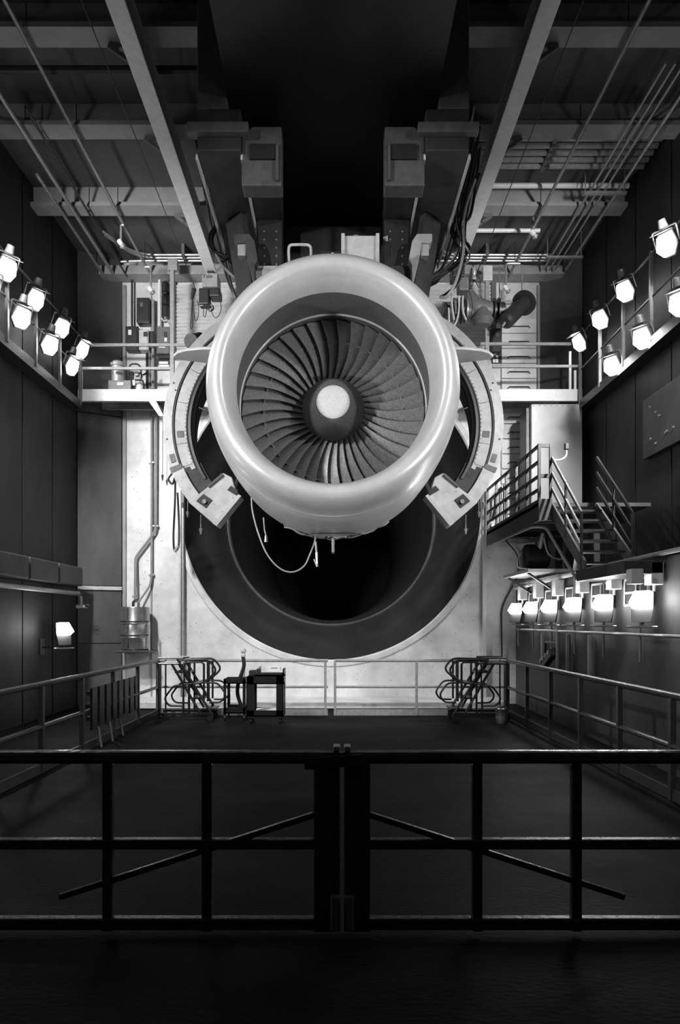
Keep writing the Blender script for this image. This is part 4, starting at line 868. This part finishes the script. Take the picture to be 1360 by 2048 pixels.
for x in (3.575, 4.31):
    for dz in (0.80, 0.55, 0.30): MB().bar((x, sy0, sz0+dz), (x, sy1, sz1+dz), 0.03, 0.05).build('hand_rail', 'rail_grey' if x < 4 else 'black_metal', t, 0, bevel=0.004)  # left rails coloured as lit, right ones blackened as in shade
    for q in (0.5, 1.0): y = sy0+(sy1-sy0)*q; z = sz0+(sz1-sz0)*q; MB().box(x-0.015, x+0.015, y-0.02, y+0.02, z-0.05, z+0.82).build('baluster', 'rail_dark', t, 0)
for y in (11.6, 14.4): MB().box(4.4, 4.5, y-0.05, y+0.05, 2.62, LZ-0.06).build('leg', 'frame', t, 0)
pipe('conduit', [(3.33, 14.9, 3.46), (3.36, 11.6, 3.44), (3.5, 11.3, 3.40), (3.53, 9.9, 2.42)], 0.025, 'galv', 'conduit following the underside of the landing and stairs', 'conduit', rd=0.15)
pipe('conduit', [P(1007, 970, 15.0), P(1007, 1078, 15.0), P(1037, 1108, 15.0), P(1037, 1150, 15.05), P(1003, 1215, 15.1), P(1004, 1320, 15.1)], 0.016, 'cable', 'thin dark cable stepping down the wall right of the exhaust tunnel', 'cable', rd=0.2)
# cabinet on the landing
t = thing('tall_cabinet', 'tall glossy pale cabinet standing on the right landing', 'cabinet', (4.64, 14.6, LZ))
MB().box(4.10, 5.17, 14.2, 14.8, LZ+0.001, 6.36).build('body', 'cabinet', t, 0, bevel=0.02)
MB().box(4.03, 4.10, 14.3, 14.8, LZ+0.001, 6.30).build('shaded_side', 'box_mid', t, 0)  # grey strip painting the cabinet's left side in shade
for i in range(9): MB().cyl((4.16+i*0.12, 14.195, 6.32), (4.16+i*0.12, 14.205, 6.32), 0.012, 0.012, 6).build('screw', 'box_mid', t)
t = thing('gooseneck_conduit', 'white bent conduit with dark plug in front of the tall cabinet', 'conduit', P(1132, 900, 12))
MB().tube(rounded([P(1103, 920, 11.4), P(1122, 920, 11.4), P(1133, 912, 11.4), P(1133, 897, 11.4)], 0.05), 0.016, 8).build('tube', 'rail_white', t)
c = P(1133, 893, 11.4); MB().box(c.x-0.03, c.x+0.03, 11.36, 11.44, c.z-0.05, c.z+0.05).build('plug', 'box_dark', t, 0, bevel=0.006)
# pump set under the landing
t = thing('equipment_shelf', 'pale shelf under the landing carrying the black pump', 'shelf', (3.9, 13.0, 2.74))
MB().box(3.5, 4.4, 12.3, 14.1, 2.72, 2.78).build('board', 'box_lt', t, 0); 
for y in (12.5, 13.9): MB().bar((3.55, y, 2.72), (4.03, y, 2.4), 0.04, 0.04).build('bracket', 'box_dark', t, 0)
t = thing('pump_set', 'black motor pump with pipes under the right landing', 'pump', (3.8, 13.1, 2.78))
MB().tube([(3.62, 13.1, 3.05), (3.66, 13.1, 3.05), (4.05, 13.1, 3.05), (4.1, 13.1, 3.05)], [0.18, 0.25, 0.25, 0.18], 24).build('motor', 'black_metal', t, 30)
for i in range(6): MB().tube([(3.70+i*0.055, 13.1, 3.05), (3.715+i*0.055, 13.1, 3.05)], 0.265, 24).build('cooling_fin', 'black_metal', t, 30)
MB().box(3.65, 4.05, 12.9, 13.3, 2.782, 2.84).build('base', 'box_dark', t, 0)
MB().cyl((3.9, 12.95, 3.2), (3.95, 12.9, 3.5), 0.05, 0.04, 10).build('valve', 'galv', t)
for pts in ([(3.85, 13.0, 3.25), (3.85, 12.95, 3.42), (4.0, 12.9, 3.42), (4.0, 12.9, 3.0)], [(3.58, 13.0, 3.15), (3.5, 13.0, 3.0), (3.52, 13.0, 2.86), (3.7, 12.9, 2.82)], [(3.95, 12.85, 3.4), (4.02, 12.8, 3.1), (4.2, 12.8, 3.0), (4.3, 12.8, 3.03)]):
    MB().tube(spline(pts), 0.02, 8).build('hose', random.choice(['galv', 'rubber']), t)
# dark control panel on the right wall
t = thing('control_panel', 'dark wall panel with small lit studs on the right wall', 'panel', (5.3, 10.9, 5.0))
MB().box(XR-0.08, XR-0.002, 10.4, 11.7, 4.6, 5.6).build('panel_plate', 'dark_panel', t, 0, bevel=0.01)
for i in range(8): 
    y, z = 10.55+random.random(), 4.75+random.random()*0.7; MB().cyl((XR-0.1, y, z), (XR-0.08, y, z), 0.02, 0.02, 8).build('stud', 'steel', t)

# ------------------------------------------------------------------ ceiling services
ZP = 9.36
def long_pipe(ratio, r, mt, label, y0=7.0, y1=14.9, z=ZP, hang=True, group='ceiling pipes'):
    x = ratio*(z-CZ); t = thing('ceiling_pipe', label, 'pipe', (x, 10, z), group)
    MB().tube([(x, y0, z), (x, y1, z)], r, 8).build('run', mt, t)
    if hang:
        for y in (14.4, 12.6, 10.57, 8.85): 
            if y0 < y < y1: MB().cyl((x, y, z), (x, y, ZC-0.01), 0.008, 0.008, 6).build('hanger_rod', 'box_dark', t)
    return t, x
long_pipe(-0.635, 0.035, 'galv', 'outer ceiling pipe along the upper left of the hall')
long_pipe(-0.665, 0.03, 'galv', 'thin outermost ceiling pipe on the left', y0=11.5)
long_pipe(-0.60, 0.02, 'box_dark', 'thin dark ceiling conduit on the left', y0=10)
t, x = long_pipe(-0.53, 0.03, 'galv', 'sprinkler pipe with pale heads on the left ceiling')
def sprinkler(t, px, py, px2, py2, d):
    MB().tube(rounded([Vector((P(px2, py2, d).x, d, P(px2, py2, d).z)), P(px, py2, d), P(px, py, d)], 0.05), 0.022, 8).build('drop_pipe', 'galv', t)
    c = P(px, py, d); MB().tube([c+Vector((-0.03, 0, 0.05)), c+Vector((0.04, -0.02, -0.06))], [0.05, 0.035], 10).build('sprinkler_head', 'rail_white', t)
    MB().cyl(c+Vector((0.04, -0.02, -0.06)), c+Vector((0.06, -0.03, -0.09)), 0.06, 0.02, 10).build('deflector', 'galv', t)
sprinkler(t, 242, 487, 248, 450, 12.9); sprinkler(t, 302, 580, 290, 534, 14.2)
t, x = long_pipe(0.507, 0.03, 'galv', 'sprinkler pipe with pale heads on the right ceiling')
sprinkler(t, 1066, 468, 1072, 418, 13.0); sprinkler(t, 1012, 578, 1040, 527, 14.1)
for i, q in enumerate((0.595, 0.612, 0.628, 0.66)):
    long_pipe(q, 0.02+0.008*(i == 3), 'galv', ('innermost', 'second', 'third', 'outermost')[i]+' pipe of the bundle on the right ceiling', y0=9.2, y1=14.6, hang=False, group='pipe bundle on the right ceiling')
for i, y in enumerate((14.0, 11.9)):
    t = thing('pipe_trapeze', 'short cross bar carrying the right pipe bundle, %s' % ('near the back wall' if i == 0 else 'farther from the back wall'), 'bracket', (4.75, y, 9.3), 'pipe trapezes')
    MB().box(4.35, 5.1, y-0.03, y+0.03, 9.28, 9.32).build('bar', 'galv', t, 0)
    for x in (4.38, 5.07): MB().cyl((x, y, 9.3), (x, y, ZC-0.01), 0.01, 0.01, 6).build('hanger_rod', 'galv', t)
for i in range(5):
    y = 11.05+i*0.17; t = thing('cross_pipe', '%s of five pipes lying across the right ceiling bay, counted from the camera' % ('first', 'second', 'third', 'fourth', 'fifth')[i], 'pipe', (4.0, y, 9.7), 'cross pipes on the right ceiling')
    MB().tube([(2.2, y, 9.66), (XR-0.05, y, 9.66)], 0.05, 10).build('run', 'galv', t)
    MB().box(3.55, 3.62, y-0.06, y+0.06, 9.6, ZC-0.005).build('strap', 'box_mid', t, 0)
for i, y in enumerate((14.5, 14.62, 14.74)):
    for s, x0, x1, nm in ((-1, -4.6, -1.8, 'left'), (1, 1.9, 4.6, 'right')):
        t = thing('cross_conduit', '%s cross conduit under the %s end of the ceiling' % (('front', 'middle', 'rear')[i], nm), 'conduit', (x0, y, 9.6), 'cross conduits at the back')
        MB().tube(rounded([(x0, y-0.9*(i < 2), 9.60), (x0+0.4, y, 9.62), (x1, y, 9.62)], 0.4), 0.025, 8).build('run', 'galv', t); MB().box((x0+x1)/2-0.03, (x0+x1)/2+0.03, y-0.04, y+0.04, 9.58, ZC-0.005).build('strap', 'box_mid', t, 0)
for s, q0, nm in ((-1, -0.405, 'left'), (1, 0.40, 'right')):
    tag(MB().tube([(q0*7.4, 7.0, CZ+7.4), (q0*7.4, 14.8, CZ+7.2)], 0.008, 6).build('stay_wire', 'cable'), 'thin dark wire strung below the %s ceiling' % nm, 'wire')
pipe('cross_pipe', [(2.6, 12.2, 9.62), (XR-0.1, 12.2, 9.62)], 0.045, 'rail_white', 'single pale pipe across the right ceiling bay', 'pipe')
pipe('cross_pipe', [(2.75, 13.6, 9.62), (4.1, 13.6, 9.62)], 0.04, 'rail_white', 'short pale pipe near the back of the right ceiling', 'pipe')
pipe('cross_pipe', [(XL+0.1, 9.55, 9.55), (-1.9, 9.55, 9.55)], 0.05, 'box_dark', 'dark pipe across the left ceiling near the camera', 'pipe')

# ------------------------------------------------------------------ heavy pipework above the right cowl door
t = thing('process_pipe', 'heavy dark flanged pipework high on the right of the back wall', 'pipe', P(950, 640, 14.2))
yq = 14.15
MB().cyl(P(885, 622, yq), P(945, 622, yq), 0.17, 0.17, 24).build('pipe_run', 'box_mid', t)
MB().tube(spline([P(935, 590, yq), P(945, 612, yq), P(965, 620, yq), P(990, 622, yq)]), [0.16+0.06*math.sin(i/24*PI) for i in range(25)], 20).build('valve_bulb', 'box_mid', t)
MB().cyl(P(990, 622, yq), P(1008, 620, yq), 0.16, 0.16, 20).build('pipe_stub', 'box_dark', t)
for u in (905, 912, 922, 930, 985, 994): MB().cyl(P(u, 622, yq), P(u+3, 622, yq), 0.25, 0.25, 24).build('flange', 'galv' if u in (905, 930) else 'box_dark', t)
MB().vlathe([(P(0, 658, yq).z, 0.0), (P(0, 656, yq).z, 0.16), (P(0, 645, yq).z, 0.24), (P(0, 632, yq).z, 0.16), (P(0, 622, yq).z, 0.12)], P(962, 0, yq).x, yq-0.1, 28).build('bell_end', 'box_mid', t)
for pts in ([(905, 560), (903, 600), (908, 640)], [(915, 570), (918, 610), (914, 640), (905, 655)], [(928, 565), (925, 615), (932, 640)]):
    MB().tube(spline([P(u, v, yq-0.3) for u, v in pts]), 0.02, 6).build('sense_line', 'box_lt', t)
t = thing('actuator_cylinder', 'dark tilted cylinder with flange beside the heavy pipework', 'actuator', P(1030, 640, 14.0))
a, b = P(1012, 642, 13.8), P(1048, 606, 14.2); MB().cyl(a, b, 0.16, 0.16, 24).cyl(a-(b-a)*0.06, a, 0.10, 0.16, 24).build('barrel', 'box_dark', t)
MB().cyl(b-(b-a)*0.05, b+(b-a)*0.05, 0.25, 0.25, 24).build('flange', 'box_dark', t); MB().cyl(a, a+Vector((-0.08, -0.02, -0.12)), 0.03, 0.02, 8).build('spigot', 'galv', t)
for i, u in enumerate((999, 1044)):
    pipe('hanger_rod', [P(u, 530, 14.3), P(u, 612, 14.3)], 0.014, 'galv', ('left', 'right')[i]+' thin rod holding the heavy pipework', 'rod')
t = thing('steel_strut', 'pale horizontal strut bar above the tilted cylinder', 'strut', P(1022, 604, 14.3))
MB().bar(P(1000, 605, 14.3), P(1044, 605, 14.3), 0.06, 0.07).build('bar', 'galv', t, 0)
for i in range(6):
    u = 890+i*7; v = 600+random.random()*20
    pipe('drain_fitting', [P(u, v, 13.9), P(u+1, v+25+random.random()*10, 13.9)], 0.022, random.choice(['galv', 'box_lt', 'box_dark']), '%s upright fitting from the left in the right pipework' % ('first', 'second', 'third', 'fourth', 'fifth', 'sixth')[i], 'fitting', 'upright fittings in the right pipework')
t = thing('hoist_control', 'dark hoist body with hanging cords on the right overhead rail', 'hoist', P(930, 590, 13.0))
a, b = P(905, 530, 13.0), P(930, 552, 13.0); MB().box(a.x, b.x, 13.0, 13.35, b.z, a.z).build('trolley_box', 'box_dark', t, 0, bevel=0.02)
a, b = P(917, 552, 13.05), P(938, 580, 13.05); MB().box(a.x, b.x, 13.05, 13.3, b.z, a.z).build('motor', 'box_mid', t, 0, bevel=0.03)
for pts in ([(925, 580), (922, 610), (926, 640)], [(936, 575), (945, 610), (938, 640), (932, 620), (934, 580)], [(945, 530), (960, 560), (958, 575), (950, 560)]):
    MB().tube(spline([P(u, v, 13.1) for u, v in pts]), 0.008, 6).build('pendant_cord', 'cable', t)
MB().box(2.42, 2.5, 13.1, 13.25, 8.6, 9.03).build('trolley_neck', 'box_dark', t, 0)
c = P(947, 545, 13.1); MB().vlathe([(c.z-0.15, 0.04), (c.z-0.12, 0.06), (c.z-0.06, 0.04), (c.z, 0.06), (c.z+0.08, 0.05), (c.z+0.1, 0.0)], c.x, c.y, 12).build('insulator_stack', 'galv', t)
# ------------------------------------------------------------------ cable bundles beside the frame
LC = [[(437, 445), (420, 470), (421, 495), (440, 508), (460, 512), (470, 505)], [(441, 440), (425, 475), (430, 500), (448, 520), (462, 512)], [(430, 500), (445, 530), (470, 555), (492, 562), (507, 555)], [(436, 505), (450, 535), (478, 558), (500, 560), (506, 552)],
      [(425, 420), (440, 480), (455, 540), (470, 590), (480, 600)], [(400, 330), (425, 430), (440, 500), (455, 560), (472, 600)], [(395, 250), (412, 380), (420, 440), (432, 470), (450, 500)], [(385, 250), (402, 330), (410, 390), (425, 425), (436, 440)]]
for i, pts in enumerate(LC):
    tag(MB().tube(spline([P(u, v, 9.9+0.1*i if i < 4 else 10.6+0.1*i) for u, v in pts], 8), 0.022 if i < 4 else 0.018, 8).build('cable', ('cable_lt' if i in (2,) else 'cable')), '%s of the cables looping left of the thrust frame' % ('first', 'second', 'third', 'fourth', 'fifth', 'sixth', 'seventh', 'eighth')[i], 'cable', 'cables left of the thrust frame')
names = ['first', 'second', 'third', 'fourth', 'fifth', 'sixth', 'seventh', 'eighth', 'ninth', 'tenth', 'eleventh', 'twelfth', 'thirteenth', 'fourteenth', 'fifteenth', 'sixteenth', 'seventeenth', 'eighteenth', 'nineteenth', 'twentieth']
for i in range(20):
    r1 = random.random; dd = 9.7+0.06*i
    x0 = 965-22*r1(); y0 = 190+120*r1()
    pts = [(x0, y0), (x0-18-10*r1(), y0+130), (925-25*r1(), 440+20*r1()), (905-30*r1()+18*(i % 3), 500+20*r1()), (880-25*r1(), 545+20*r1()), (850-12*r1(), 560+15*r1())]
    if i % 3 == 0: pts = [(960-20*r1(), 300+60*r1()), (935-15*r1(), 430), (925+8*r1(), 500), (912+8*r1(), 560), (895, 585+8*r1()), (880, 595)]
    tag(MB().tube(spline([P(u, v, dd) for u, v in pts], 7), 0.011+0.012*r1(), 7).build('cable', 'cable' if i % 5 else 'cable_lt'), '%s of the cables in the dense bundle right of the thrust frame' % names[i], 'cable', 'cables right of the thrust frame')
t = thing('inspection_lamp', 'small white faced lamp behind the left strake', 'lamp', P(385, 690, 9.6))
c0, c1 = P(383, 683, 9.5), P(400, 676, 9.75); MB().cyl(c0, c1, 0.10, 0.08, 20).build('body', 'box_dark', t); MB().cyl(c0+(c0-c1)*0.06, c0, 0.105, 0.105, 20).build('face', 'rail_grey', t)
